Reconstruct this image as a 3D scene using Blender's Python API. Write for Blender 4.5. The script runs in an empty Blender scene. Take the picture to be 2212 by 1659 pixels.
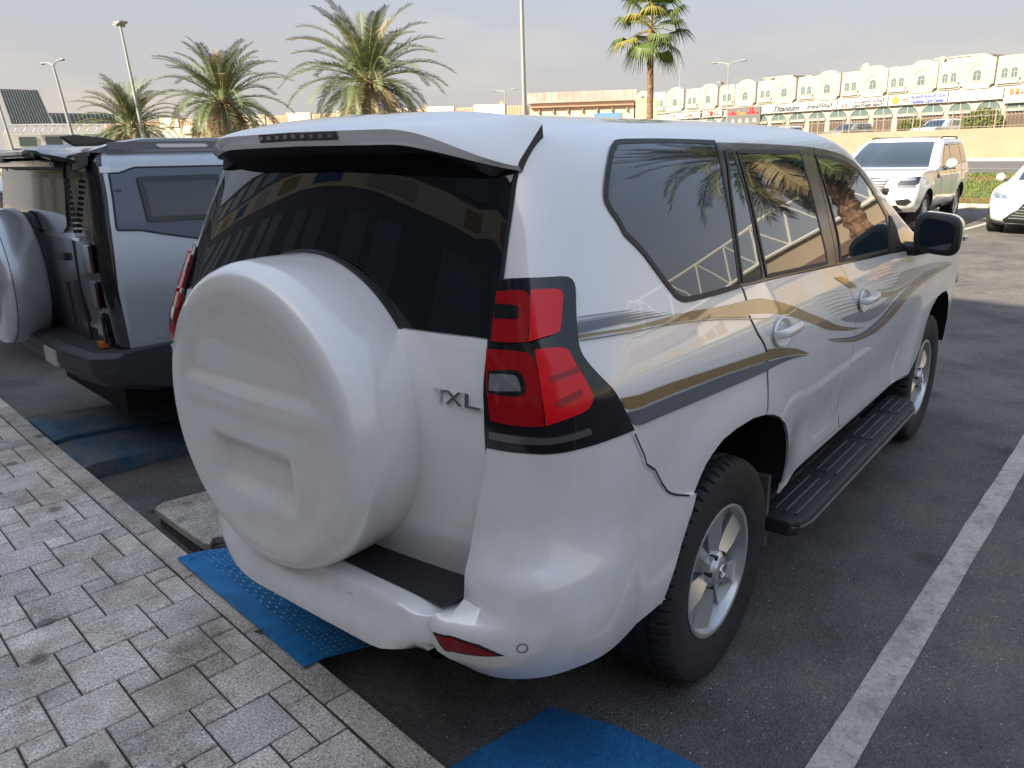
import bpy, bmesh, math, random
from mathutils import Vector, Matrix
random.seed(7)
S = bpy.context.scene
COL = S.collection
R = math.radians
# ------------------------------------------------------------------ camera
cam_d = bpy.data.cameras.new('camera'); cam_d.sensor_width = 36.0; cam_d.lens = 1676.678/2212*36
cam_d.clip_start = .05; cam_d.clip_end = 2000
cam = bpy.data.objects.new('camera', cam_d); COL.objects.link(cam)
_yaw, _pit, _rol = 0.68718, 0.29125, -0.02286
_d = Vector((math.cos(_yaw)*math.cos(_pit), math.sin(_yaw)*math.cos(_pit), -math.sin(_pit)))
_r = Vector((math.sin(_yaw), -math.cos(_yaw), 0)); _u = _r.cross(_d)
_c, _s = math.cos(_rol), math.sin(_rol)
_r2 = _r*_c+_u*_s; _u2 = -_r*_s+_u*_c
CAM = Vector((-2.19651, -1.83313, 1.73556))
cam.matrix_world = Matrix(((_r2.x, _u2.x, -_d.x, CAM.x), (_r2.y, _u2.y, -_d.y, CAM.y), (_r2.z, _u2.z, -_d.z, CAM.z), (0, 0, 0, 1)))
S.camera = cam
# ------------------------------------------------------------------ sky and sun
SUN_EL, SUN_DIR = R(33), Vector((.97, -.25, 0)).normalized()   # direction the light travels
W = bpy.data.worlds.new('World'); S.world = W; W.use_nodes = True
nt = W.node_tree; N = nt.nodes; L = nt.links
bg = N['Background']
sky = N.new('ShaderNodeTexSky'); sky.sky_type = 'NISHITA'; sky.sun_disc = False
sky.sun_elevation = SUN_EL; sky.sun_rotation = math.atan2(-SUN_DIR.x, -SUN_DIR.y)
sky.air_density = 1.0; sky.dust_density = 2.2; sky.ozone_density = 1.0; sky.altitude = 0
gam = N.new('ShaderNodeGamma'); gam.inputs['Gamma'].default_value = .58      # dusty air evens out the bright horizon band
L.new(sky.outputs[0], gam.inputs['Color'])
tc = N.new('ShaderNodeTexCoord'); mp = N.new('ShaderNodeMapping'); mp.inputs['Scale'].default_value = (1.6, 1.6, 6.0)
L.new(tc.outputs['Generated'], mp.inputs[0])
nz = N.new('ShaderNodeTexNoise'); nz.inputs['Scale'].default_value = 1.7; nz.inputs['Detail'].default_value = 5; nz.inputs['Roughness'].default_value = .5
L.new(mp.outputs[0], nz.inputs['Vector'])
cr = N.new('ShaderNodeValToRGB'); cr.color_ramp.elements[0].position = .47; cr.color_ramp.elements[1].position = .70
L.new(nz.outputs['Fac'], cr.inputs[0])
mx = N.new('ShaderNodeMix'); mx.data_type = 'RGBA'; mx.blend_type = 'MULTIPLY'; mx.inputs[0].default_value = 1
mc = N.new('ShaderNodeMix'); mc.data_type = 'RGBA'
mc.inputs[6].default_value = (1, 1, 1, 1); mc.inputs[7].default_value = (1.26, 1.17, 1.06, 1)
L.new(cr.outputs[0], mc.inputs[0])
sx = N.new('ShaderNodeSeparateXYZ'); L.new(tc.outputs['Generated'], sx.inputs[0])
dr = N.new('ShaderNodeValToRGB'); el = dr.color_ramp.elements; el[0].position = 0; el[0].color = (.9, .9, .9, 1); el[1].position = .62; el[1].color = (0, 0, 0, 1)
for p_, v_ in ((.10, .66), (.22, .30), (.38, .12)):
    q_ = el.new(p_); q_.color = (v_, v_, v_, 1)
L.new(sx.outputs[2], dr.inputs[0])
dm = N.new('ShaderNodeMix'); dm.data_type = 'RGBA'; dm.inputs[7].default_value = (1.08, .99, .935, 1)
L.new(dr.outputs[0], dm.inputs[0]); 
zt = N.new('ShaderNodeValToRGB'); e2 = zt.color_ramp.elements; e2[0].position = .05; e2[0].color = (.30, .325, .375, 1)
q_ = e2.new(.30); q_.color = (.58, .64, .76, 1); e2[1].position = .75; e2[1].color = (1.0, 1.0, 1.03, 1)
L.new(sx.outputs[2], zt.inputs[0])
zm = N.new('ShaderNodeMix'); zm.data_type = 'RGBA'; zm.blend_type = 'MULTIPLY'; zm.inputs[0].default_value = 1
L.new(gam.outputs[0], zm.inputs[6]); L.new(zt.outputs[0], zm.inputs[7]); L.new(zm.outputs[2], dm.inputs[6])
L.new(dm.outputs[2], mx.inputs[6]); L.new(mc.outputs[2], mx.inputs[7])
L.new(mx.outputs[2], bg.inputs[0]); bg.inputs[1].default_value = .15
sun_d = bpy.data.lights.new('sun', 'SUN'); sun_d.energy = 3.0; sun_d.angle = R(.53); sun_d.color = (1, .87, .69)
sun = bpy.data.objects.new('sun', sun_d); COL.objects.link(sun)
_sd = Vector((SUN_DIR.x*math.cos(SUN_EL), SUN_DIR.y*math.cos(SUN_EL), -math.sin(SUN_EL)))
sun.rotation_euler = _sd.to_track_quat('-Z', 'Y').to_euler()
S.view_settings.view_transform = 'Standard'; S.view_settings.look = 'None'
S.view_settings.exposure = 2.1; S.view_settings.gamma = 1.0
# ------------------------------------------------------------------ materials
MATS = {}
def mat(name, col=(.5, .5, .5), rough=.5, metal=0., coat=0., coat_r=.03, spec=.5, noise=0., nscale=20., bump=0., bscale=None, trans=0., ior=1.5, detail=6, col2=None, lo=.35, hi=.65):
    if name in MATS: return MATS[name]
    m = bpy.data.materials.new(name); m.use_nodes = True
    b = m.node_tree.nodes['Principled BSDF']; n = m.node_tree.nodes; l = m.node_tree.links
    b.inputs['Base Color'].default_value = (*col, 1); b.inputs['Roughness'].default_value = rough
    b.inputs['Metallic'].default_value = metal; b.inputs['Coat Weight'].default_value = coat
    b.inputs['Coat Roughness'].default_value = coat_r; b.inputs['Specular IOR Level'].default_value = spec
    b.inputs['Transmission Weight'].default_value = trans; b.inputs['IOR'].default_value = ior
    if noise or bump or col2:
        g = n.new('ShaderNodeNewGeometry') if False else n.new('ShaderNodeTexCoord')
        t = n.new('ShaderNodeTexNoise'); t.inputs['Scale'].default_value = nscale; t.inputs['Detail'].default_value = detail
        l.new(g.outputs['Object'], t.inputs['Vector'])
        if noise or col2:
            r = n.new('ShaderNodeValToRGB'); r.color_ramp.elements[0].position = lo; r.color_ramp.elements[1].position = hi
            c2 = col2 or tuple(min(1, c*(1+noise)) for c in col)
            c1 = col if col2 else tuple(c*(1-noise) for c in col)
            r.color_ramp.elements[0].color = (*c1, 1); r.color_ramp.elements[1].color = (*c2, 1)
            l.new(t.outputs['Fac'], r.inputs[0]); l.new(r.outputs[0], b.inputs['Base Color'])
        if bump:
            t2 = t
            if bscale:
                t2 = n.new('ShaderNodeTexNoise'); t2.inputs['Scale'].default_value = bscale; t2.inputs['Detail'].default_value = 4
                l.new(g.outputs['Object'], t2.inputs['Vector'])
            bp = n.new('ShaderNodeBump'); bp.inputs['Strength'].default_value = 1; bp.inputs['Distance'].default_value = bump
            l.new(t2.outputs['Fac'], bp.inputs['Height']); l.new(bp.outputs[0], b.inputs['Normal'])
    if coat >= .85: b.inputs['Coat IOR'].default_value = 1.62
    MATS[name] = m; return m
WHITE = mat('pearl_white_paint', (.83, .82, .80), .30, metal=.10, coat=1.0, coat_r=.02, spec=.5, noise=.015, nscale=3, detail=2)
COVER = mat('cover_plastic', (.82, .80, .765), .33, metal=.05, coat=.9, coat_r=.05, noise=.02, nscale=5, detail=3)
FARWHITE = mat('white_paint', (.74, .74, .72), .35, coat=1.0)
GREYPAINT = mat('silver_grey_paint', (.50, .52, .54), .28, metal=.5, coat=1.0)
GLOSSBLACK = mat('gloss_black', (.007, .008, .010), .10, coat=.5)
BLACK = mat('black_plastic', (.018, .019, .021), .5, noise=.2, nscale=60, bump=.0004)
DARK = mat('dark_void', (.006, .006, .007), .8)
GLASS = mat('tinted_glass', (.010, .017, .030), .015, coat=.84, coat_r=.0, spec=.55, ior=1.55)
GLASSR = mat('rear_tinted_glass', (.006, .008, .010), .015, coat=.15, coat_r=0, spec=.5, ior=1.5)
GLASSMID = mat('pale_tinted_glass', (.018, .026, .030), .02, coat=.9, coat_r=0, spec=.7, ior=1.6)
FRIT = mat('glass_border', (.006, .007, .009), .05, coat=1.0, coat_r=0, spec=.6)
PILLAR = mat('pillar_film', (.035, .034, .033), .22, coat=.6, coat_r=.1)
RUBBER = mat('tyre_rubber', (.017, .0165, .016), .72, noise=.35, nscale=30, bump=.0006, bscale=160)
RIM = mat('alloy_silver', (.58, .585, .59), .30, metal=.75)
RIMDARK = mat('brake_dark', (.05, .045, .042), .6, metal=.5)
CHROME = mat('chrome', (.75, .75, .76), .08, metal=1)
RED = mat('red_lens', (.34, .003, .008), .14, coat=.35, coat_r=.03, spec=.35)
REFL = mat('reflector_red', (.22, .004, .008), .30, spec=.3)
REDB = mat('bright_red_lens', (.78, .005, .014), .16, coat=.35, coat_r=.03, spec=.35)
REDDARK = mat('dark_red_lens', (.07, .003, .005), .10, coat=1.0)
CLEAR = mat('clear_lens', (.20, .21, .22), .12, coat=1.0, metal=.3)
AMBER = mat('smoked_lens', (.09, .085, .08), .15, coat=1.0)
GOLD = mat('gold_decal', (.235, .150, .045), .30, coat=1.0, coat_r=.03)
GREYD = mat('grey_decal', (.105, .112, .135), .30, coat=1.0, coat_r=.03)
GREYL = mat('light_grey_decal', (.27, .28, .30), .30, coat=1.0, coat_r=.03)
SILV = mat('silver_decal', (.36, .355, .35), .30, coat=1.0, coat_r=.03)
def road_film(m, amt, zlo, zhi):
    n = m.node_tree.nodes; l = m.node_tree.links; b = n['Principled BSDF']; src = b.inputs['Base Color'].links[0].from_socket
    g = n.new('ShaderNodeTexCoord'); sp = n.new('ShaderNodeSeparateXYZ'); l.new(g.outputs['Object'], sp.inputs[0])
    mr = n.new('ShaderNodeMapRange'); mr.inputs['From Min'].default_value = zhi; mr.inputs['From Max'].default_value = zlo; l.new(sp.outputs[2], mr.inputs[0])
    t = n.new('ShaderNodeTexNoise'); t.inputs['Scale'].default_value = 5; t.inputs['Detail'].default_value = 9; t.inputs['Roughness'].default_value = .72; l.new(g.outputs['Object'], t.inputs['Vector'])
    r = n.new('ShaderNodeMapRange'); r.inputs['From Min'].default_value = .38; r.inputs['From Max'].default_value = .68; l.new(t.outputs['Fac'], r.inputs[0])
    mu = n.new('ShaderNodeMath'); mu.operation = 'MULTIPLY'; l.new(mr.outputs[0], mu.inputs[0]); l.new(r.outputs[0], mu.inputs[1])
    ad = n.new('ShaderNodeMath'); ad.operation = 'MULTIPLY'; l.new(mu.outputs[0], ad.inputs[0]); ad.inputs[1].default_value = amt
    x = n.new('ShaderNodeMix'); x.data_type = 'RGBA'; l.new(ad.outputs[0], x.inputs[0]); l.new(src, x.inputs[6]); x.inputs[7].default_value = (.42, .37, .30, 1); l.new(x.outputs[2], b.inputs['Base Color'])
    k = n.new('ShaderNodeMapRange'); k.inputs['To Min'].default_value = .015; k.inputs['To Max'].default_value = .11; l.new(mu.outputs[0], k.inputs[0]); l.new(k.outputs[0], b.inputs['Coat Roughness'])
road_film(WHITE, .42, .35, 1.15); road_film(COVER, .40, .55, 1.6)
# ------------------------------------------------------------------ object helpers
def meta(o, label=None, cat=None, group=None, kind=None):
    if label: o['label'] = label
    if cat: o['category'] = cat
    if group: o['group'] = group
    if kind: o['kind'] = kind
    return o
def link(o, parent=None):
    COL.objects.link(o)
    if parent is not None: o.parent = parent
    return o
def empty(name, loc=(0, 0, 0), rz=0., parent=None):
    o = bpy.data.objects.new(name, None); o.location = loc; o.rotation_euler = (0, 0, rz); o.empty_display_size = .1
    return link(o, parent)
class MB:
    """collects shapes into one mesh"""
    def __init__(s): s.v = []; s.f = []; s.m = []; s.mats = []
    def mi(s, m):
        if m not in s.mats: s.mats.append(m)
        return s.mats.index(m)
    def add(s, vs, fs, m):
        o = len(s.v); s.v += [tuple(v) for v in vs]; k = s.mi(m)
        for f in fs: s.f.append(tuple(o+i for i in f)); s.m.append(k)
    def box(s, a, b, m, M=None):
        x0, y0, z0 = a; x1, y1, z1 = b
        vs = [(x0, y0, z0), (x1, y0, z0), (x1, y1, z0), (x0, y1, z0), (x0, y0, z1), (x1, y0, z1), (x1, y1, z1), (x0, y1, z1)]
        if M is not None: vs = [M @ Vector(v) for v in vs]
        s.add(vs, [(3, 2, 1, 0), (4, 5, 6, 7), (0, 1, 5, 4), (1, 2, 6, 5), (2, 3, 7, 6), (3, 0, 4, 7)], m)
    def tube(s, pts, r, m, n=8, cap=True):
        pts = [Vector(p) for p in pts]; rr = r if isinstance(r, (list, tuple)) else [r]*len(pts)
        vs = []; fs = []; up = Vector((0, 0, 1))
        for i, p in enumerate(pts):
            d = (pts[min(i+1, len(pts)-1)]-pts[max(i-1, 0)]).normalized()
            a = d.cross(up)
            if a.length < 1e-3: a = d.cross(Vector((1, 0, 0)))
            a.normalize(); b = d.cross(a)
            for k in range(n):
                t = 2*math.pi*k/n; vs.append(p+(a*math.cos(t)+b*math.sin(t))*rr[i])
        for i in range(len(pts)-1):
            for k in range(n):
                k2 = (k+1) % n; fs.append((i*n+k, i*n+k2, (i+1)*n+k2, (i+1)*n+k))
        if cap: fs.append(tuple(range(n))[::-1]); fs.append(tuple((len(pts)-1)*n+k for k in range(n)))
        s.add(vs, fs, m)
    def lathe(s, prof, m, n=32, axis='z', o=(0, 0, 0), ang=None, closed=False):
        vs = []; fs = []
        for (r, h) in prof:
            for k in range(n):
                t = 2*math.pi*k/n; c, q = r*math.cos(t), r*math.sin(t)
                v = (c, q, h) if axis == 'z' else ((c, h, q) if axis == 'y' else (h, c, q))
                vs.append((v[0]+o[0], v[1]+o[1], v[2]+o[2]))
        for i in range(len(prof)-1):
            for k in range(n):
                k2 = (k+1) % n; fs.append((i*n+k, i*n+k2, (i+1)*n+k2, (i+1)*n+k))
        s.add(vs, fs, m)
    def prism(s, poly, h0, h1, m, f=None):
        """poly 2D; f maps (u,v,h)->3D"""
        n = len(poly); f = f or (lambda u, v, h: (u, v, h))
        vs = [f(u, v, h0) for u, v in poly]+[f(u, v, h1) for u, v in poly]
        fs = [tuple(range(n))[::-1], tuple(range(n, 2*n))]+[(i, (i+1) % n, n+(i+1) % n, n+i) for i in range(n)]
        s.add(vs, fs, m)
    def build(s, name, parent=None, smooth=None, recalc=True, bevel=0, loc=None):
        me = bpy.data.meshes.new(name); me.from_pydata(s.v, [], s.f)
        for m in s.mats: me.materials.append(m)
        me.polygons.foreach_set('material_index', s.m)
        if recalc or bevel:
            bm = bmesh.new(); bm.from_mesh(me)
            if recalc: bmesh.ops.recalc_face_normals(bm, faces=bm.faces)
            if bevel:
                es = [e for e in bm.edges if len(e.link_faces) == 2 and e.calc_face_angle(0) > .6]
                bmesh.ops.bevel(bm, geom=es, offset=bevel, segments=2, affect='EDGES', profile=.6, clamp_overlap=True)
            bm.to_mesh(me); bm.free()
        if smooth is not None:
            me.polygons.foreach_set('use_smooth', [True]*len(me.polygons)); me.set_sharp_from_angle(angle=R(smooth))
        me.update()
        o = bpy.data.objects.new(name, me)
        if loc: o.location = loc
        return link(o, parent)
def copy_tree(o, parent=None):
    c = o.copy(); COL.objects.link(c)
    if parent is not None: c.parent = parent
    for ch in list(o.children): copy_tree(ch, c)
    return c
_FORMS = {'ا': 'FE8D FE8E FE8D FE8E', 'ت': 'FE95 FE96 FE97 FE98', 'ي': 'FEF1 FEF2 FEF3 FEF4', 'ن': 'FEE5 FEE6 FEE7 FEE8', 'و': 'FEED FEEE FEED FEEE', 'م': 'FEE1 FEE2 FEE3 FEE4', 'ل': 'FEDD FEDE FEDF FEE0', 'ذ': 'FEAB FEAC FEAB FEAC', 'ر': 'FEAD FEAE FEAD FEAE', 'س': 'FEB1 FEB2 FEB3 FEB4', 'ك': 'FED9 FEDA FEDB FEDC', 'ز': 'FEAF FEB0 FEAF FEB0', 'ع': 'FEC9 FECA FECB FECC', 'ة': 'FE93 FE94 FE93 FE94', 'ق': 'FED5 FED6 FED7 FED8'}
def arabic(t):
    out = []; NJ = 'اوذرزة '
    for i, ch in enumerate(t):
        if ch not in _FORMS: out.append(ch); continue
        prev = i > 0 and t[i-1] not in NJ; nxt = i+1 < len(t) and t[i+1] in _FORMS and ch not in NJ
        out.append(chr(int(_FORMS[ch].split()[(1 if prev else 0)+(2 if nxt else 0)], 16)))
    return ''.join(out[::-1])
def text_mesh(txt, height, depth, m, name, parent, M, width=None, shear=0., bold=0.):
    cu = bpy.data.curves.new('t', 'FONT'); cu.body = txt; cu.size = 1; cu.extrude = .5; cu.align_x = 'CENTER'; cu.shear = shear; cu.offset = bold
    cu.resolution_u = 3
    o = bpy.data.objects.new('t', cu); COL.objects.link(o)
    dg = bpy.context.evaluated_depsgraph_get(); dg.update()
    me = bpy.data.meshes.new_from_object(o.evaluated_get(dg)); bpy.data.objects.remove(o); bpy.data.curves.remove(cu)
    xs = [v.co.x for v in me.vertices]; ys = [v.co.y for v in me.vertices]
    w, h = max(xs)-min(xs), max(ys)-min(ys); sy = height/h; sx = (width/w) if width else sy
    cx, cy = (max(xs)+min(xs))/2, (max(ys)+min(ys))/2
    for v in me.vertices: v.co = M @ Vector(((v.co.x-cx)*sx, (v.co.y-cy)*sy, (v.co.z+.5)*depth))
    me.materials.clear(); me.materials.append(m); me.name = name
    return link(bpy.data.objects.new(name, me), parent)
# ------------------------------------------------------------------ car surfaces
def sm(a, b, x):
    x = min(max((x-a)/(b-a), 0), 1); return x*x*(3-2*x)
class Surf:
    """car body skin P(t,v), right side (y<0): t 0..1 rear face, 1..2 rear corner, 2..3 side, 3..4 front corner, 4..5 front face"""
    def __init__(s, rows, hw, fx=.25, fy=.45, er=2.3, ef=2.4, fbow=.02):
        s.rows = rows; s.n = len(rows)-1; s.hw = hw; s.fx = fx; s.fy = fy; s.er = er; s.ef = ef; s.fbow = fbow; s.cache = {}
    def prof(s, v):
        v = min(max(v, 0.), s.n-1e-9); k = round(v, 6)
        if k in s.cache: return s.cache[k]
        i = int(v); f = v-i; T = s.rows; a = T[max(i-1, 0)]; b = T[i]; c = T[i+1]; d = T[min(i+2, s.n)]; o = []
        for j in range(7):
            dl = b[j]-a[j]; dm = c[j]-b[j]; dr = d[j]-c[j]
            m0 = 0 if dl*dm <= 0 else 2*dl*dm/(dl+dm); m1 = 0 if dr*dm <= 0 else 2*dr*dm/(dr+dm)
            if i == 0: m0 = dm
            if i+1 == s.n: m1 = dm
            o.append((2*f**3-3*f*f+1)*b[j]+(f**3-2*f*f+f)*m0+(-2*f**3+3*f*f)*c[j]+(f**3-f*f)*m1)
        s.cache[k] = o; return o
    def P(s, t, v):
        z, w, xr, bow, rx, ry, xf = s.prof(v); x1 = xr+bow+rx; wc = s.hw(x1, z, w)
        if t < 1:
            y = (wc-ry)*t; return (xr+bow*(y/(wc-ry))**2 if wc > ry else xr, -y, z)
        if t < 2:
            a = (t-1)*math.pi/2; e = 2/s.er
            return (x1-rx*abs(math.cos(a))**e, -(wc-ry+ry*abs(math.sin(a))**e), z)
        x0 = xf-s.fx
        if t <= 3:
            x = x1+(x0-x1)*(t-2); return (x, -s.hw(x, z, w), z)
        w0 = s.hw(x0, z, w); fy = min(s.fy, .6*w0); g = s.fx-s.fbow
        if t <= 4:
            a = (t-3)*math.pi/2; e = 2/s.ef
            return (x0+g*abs(math.sin(a))**e, -(w0-fy+fy*abs(math.cos(a))**e), z)
        y = (w0-fy)*(5-t); return (x0+g+s.fbow*(1-(y/max(w0-fy, 1e-6))**2), -y, z)
    def nrm(s, t, v):
        h = 2e-3; t0, t1 = max(t-h, 0), min(t+h, 5); v0, v1 = max(v-h*5, 0), min(v+h*5, s.n-1e-6)
        a = Vector(s.P(t1, v))-Vector(s.P(t0, v)); b = Vector(s.P(t, v1))-Vector(s.P(t, v0))
        n = a.cross(b)
        if n.length < 1e-12: return Vector((0, 0, 1))
        return n.normalized()
    def vz(s, z):
        a, b = 0., s.n-1e-6
        for _ in range(40):
            c = (a+b)/2
            if s.prof(c)[0] < z: a = c
            else: b = c
        return a
    def side(s, x, z):
        v = s.vz(z); q = s.prof(v); x1 = q[2]+q[3]+q[4]; x0 = q[6]-s.fx; return (2+(x-x1)/(x0-x1), v)
    def byy(s, y, z, front):
        v = s.vz(z); a, b = ((3., 5.) if front else (0., 2.))
        for _ in range(40):
            c = (a+b)/2; yy = -s.P(c, v)[1]
            if (yy > y) == front: a = c
            else: b = c
        return ((a+b)/2, v)
def chaikin(poly, it=2, ang=50):
    for _ in range(it):
        o = []; n = len(poly)
        for i in range(n):
            a, b, c = poly[i-1], poly[i], poly[(i+1) % n]
            d1 = math.atan2((b[1]-a[1])*.12, (b[0]-a[0])*3); d2 = math.atan2((c[1]-b[1])*.12, (c[0]-b[0])*3)
            da = abs((d2-d1+math.pi) % (2*math.pi)-math.pi)
            if da > R(ang): o.append(b)
            else:
                o.append((b[0]+(a[0]-b[0])*.25, b[1]+(a[1]-b[1])*.25)); o.append((b[0]+(c[0]-b[0])*.25, b[1]+(c[1]-b[1])*.25))
        poly = o
    return poly
def clip_cell(poly, x0, x1, y0, y1):
    for ax, val, sg in ((0, x0, 1), (0, x1, -1), (1, y0, 1), (1, y1, -1)):
        out = []; n = len(poly)
        for i in range(n):
            a, b = poly[i-1], poly[i]; da, db = sg*(a[ax]-val), sg*(b[ax]-val)
            if (da < 0) != (db < 0):
                f = da/(da-db); p = [a[0]+(b[0]-a[0])*f, a[1]+(b[1]-a[1])*f]; p[ax] = val; out.append(tuple(p))
            if db >= 0: out.append(b)
        poly = out
        if len(poly) < 3: return []
    return poly
def patch(sf, poly, name, m, parent=None, off=.003, thick=.012, dt=.04, dv=.34, mirror=None, side=1, smooth=50, P=None, sharp=50):
    """thin shell following the body skin inside a polygon given in (t,v); mirror='join' adds the other half, side=-1 puts it on the left"""
    if sharp: poly = chaikin(poly, 2, sharp)
    P = P or (lambda t, v: Vector(sf.P(t, v))+sf.nrm(t, v)*(off(t, v) if callable(off) else off))
    if sum(poly[i-1][0]*p[1]-p[0]*poly[i-1][1] for i, p in enumerate(poly)) < 0: poly = poly[::-1]
    ts = [p[0] for p in poly]; vs_ = [p[1] for p in poly]
    i0, i1 = math.floor(min(ts)/dt), math.ceil(max(ts)/dt); j0, j1 = math.floor(min(vs_)/dv), math.ceil(max(vs_)/dv)
    key = {}; par = []; faces = []
    def vid(p):
        k = (round(p[0], 5), round(p[1], 4))
        if k not in key: key[k] = len(par); par.append(p)
        return key[k]
    for i in range(i0, i1):
        col = clip_cell(poly, i*dt, (i+1)*dt, j0*dv-1, j1*dv+1)
        if not col: continue
        for j in range(j0, j1):
            c = clip_cell(col, i*dt, (i+1)*dt, j*dv, (j+1)*dv)
            if len(c) < 3: continue
            ids = []
            for p in c:
                q = vid(p)
                if not ids or ids[-1] != q: ids.append(q)
            if len(ids) > 1 and ids[0] == ids[-1]: ids.pop()
            if len(set(ids)) == len(ids) and len(ids) >= 3: faces.append(ids)
    co = [P(t, v) for t, v in par]
    bm = bmesh.new(); bv = [bm.verts.new((c[0], c[1]*side, c[2])) for c in co]
    for f in faces:
        try: bm.faces.new([bv[i] for i in (f if side > 0 else f[::-1])])
        except ValueError: pass
    if mirror:
        mv = [b if abs(c[1]) < 1e-4 else bm.verts.new((c[0], -c[1], c[2])) for b, c in zip(bv, co)]
        for f in faces:
            try: bm.faces.new([mv[i] for i in f[::-1]])
            except ValueError: pass
    bmesh.ops.remove_doubles(bm, verts=bm.verts, dist=2e-5)
    bm.normal_update()
    if thick:
        nv = {v: v.normal.copy() for v in bm.verts}
        be = [e for e in bm.edges if len(e.link_faces) == 1]
        r = bmesh.ops.extrude_edge_only(bm, edges=be)
        new = [g for g in r['geom'] if isinstance(g, bmesh.types.BMVert)]
        src = {tuple(round(c, 6) for c in v.co): n for v, n in nv.items()}
        for v in new:
            n = src.get(tuple(round(c, 6) for c in v.co))
            if n is not None: v.co -= n*thick
    me = bpy.data.meshes.new(name); bm.to_mesh(me); bm.free(); me.materials.append(m)
    me.polygons.foreach_set('use_smooth', [True]*len(me.polygons)); me.set_sharp_from_angle(angle=R(smooth))
    return link(bpy.data.objects.new(name, me), parent)
def ribbon(sf, line, name, m, parent, width=.008, off=.0008, closed=True, step=.03, side=1):
    pts = []
    n = len(line)
    for i in range(n if closed else n-1):
        a, b = line[i], line[(i+1) % n]
        k = max(1, int(((Vector(sf.P(*b))-Vector(sf.P(*a))).length)/step))
        for j in range(k): pts.append((a[0]+(b[0]-a[0])*j/k, a[1]+(b[1]-a[1])*j/k))
    if not closed: pts.append(line[-1])
    co = [Vector(sf.P(*p))+sf.nrm(*p)*off for p in pts]; nn = [sf.nrm(*p) for p in pts]; q = len(co); vs = []
    for i in range(q):
        d = (co[(i+1) % q if closed else min(i+1, q-1)]-co[i-1 if closed else max(i-1, 0)]).normalized(); sd = d.cross(nn[i]).normalized()*width/2
        for p in (co[i]-sd, co[i]+sd): vs.append((p.x, p.y*side, p.z))
    fs = [(2*i, 2*i+1, 2*((i+1) % q)+1, 2*((i+1) % q)) for i in range(q if closed else q-1)]
    b = MB(); b.add(vs, fs, m); return b.build(name, parent, recalc=False)
def body_mesh(sf, name, m, parent, ts, vs_, v_lo, cutters=(), dark=None, warp=None):
    """closed skin of a car, both sides, with wheel arches cut out"""
    bm = bmesh.new(); rowsR = []
    for v in vs_:
        r = []; l = []
        for t in ts:
            p = sf.P(t, v); a = bm.verts.new(p); r.append(a)
            l.append(a if abs(p[1]) < 1e-6 else bm.verts.new((p[0], -p[1], p[2])))
        rowsR.append(r+l[::-1][1:-1] if abs(sf.P(ts[0], v)[1]) < 1e-6 else r+l[::-1])
    for a, b in zip(rowsR[:-1], rowsR[1:]):
        k = len(a)
        for i in range(k):
            j = (i+1) % k; bm.faces.new((a[i], a[j], b[j], b[i]))
    bm.faces.new(rowsR[0][::-1]); bm.faces.new(rowsR[-1])
    bmesh.ops.remove_doubles(bm, verts=bm.verts, dist=1e-5)
    if warp:
        for q in bm.verts: q.co = warp(q.co)
    bmesh.ops.recalc_face_normals(bm, faces=bm.faces)
    me = bpy.data.meshes.new(name); bm.to_mesh(me); bm.free(); me.materials.append(m)
    if dark: me.materials.append(dark)
    o = bpy.data.objects.new(name, me); COL.objects.link(o)
    cs = []
    for poly, y0, y1 in cutters:
        b = MB(); b.prism(poly, y0, y1, dark or m, f=lambda u, v, h: (u, h, v)); c = b.build('cut', recalc=True); cs.append(c)
        c.data.materials.clear(); c.data.materials.append(m); c.data.materials.append(dark or m)
        c.data.polygons.foreach_set('material_index', [1]*len(c.data.polygons))
        md = o.modifiers.new('b', 'BOOLEAN'); md.object = c; md.operation = 'DIFFERENCE'; md.solver = 'EXACT'
    if cs:
        dg = bpy.context.evaluated_depsgraph_get(); dg.update()
        me2 = bpy.data.meshes.new_from_object(o.evaluated_get(dg)); o.modifiers.clear(); o.data = me2; me2.name = name
        for c in cs: bpy.data.objects.remove(c)
    me = o.data; me.polygons.foreach_set('use_smooth', [True]*len(me.polygons)); me.set_sharp_from_angle(angle=R(38))
    if parent is not None: o.parent = parent
    return o
def lin(a, b, n): return [a+(b-a)*i/(n-1) for i in range(n)]
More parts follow.
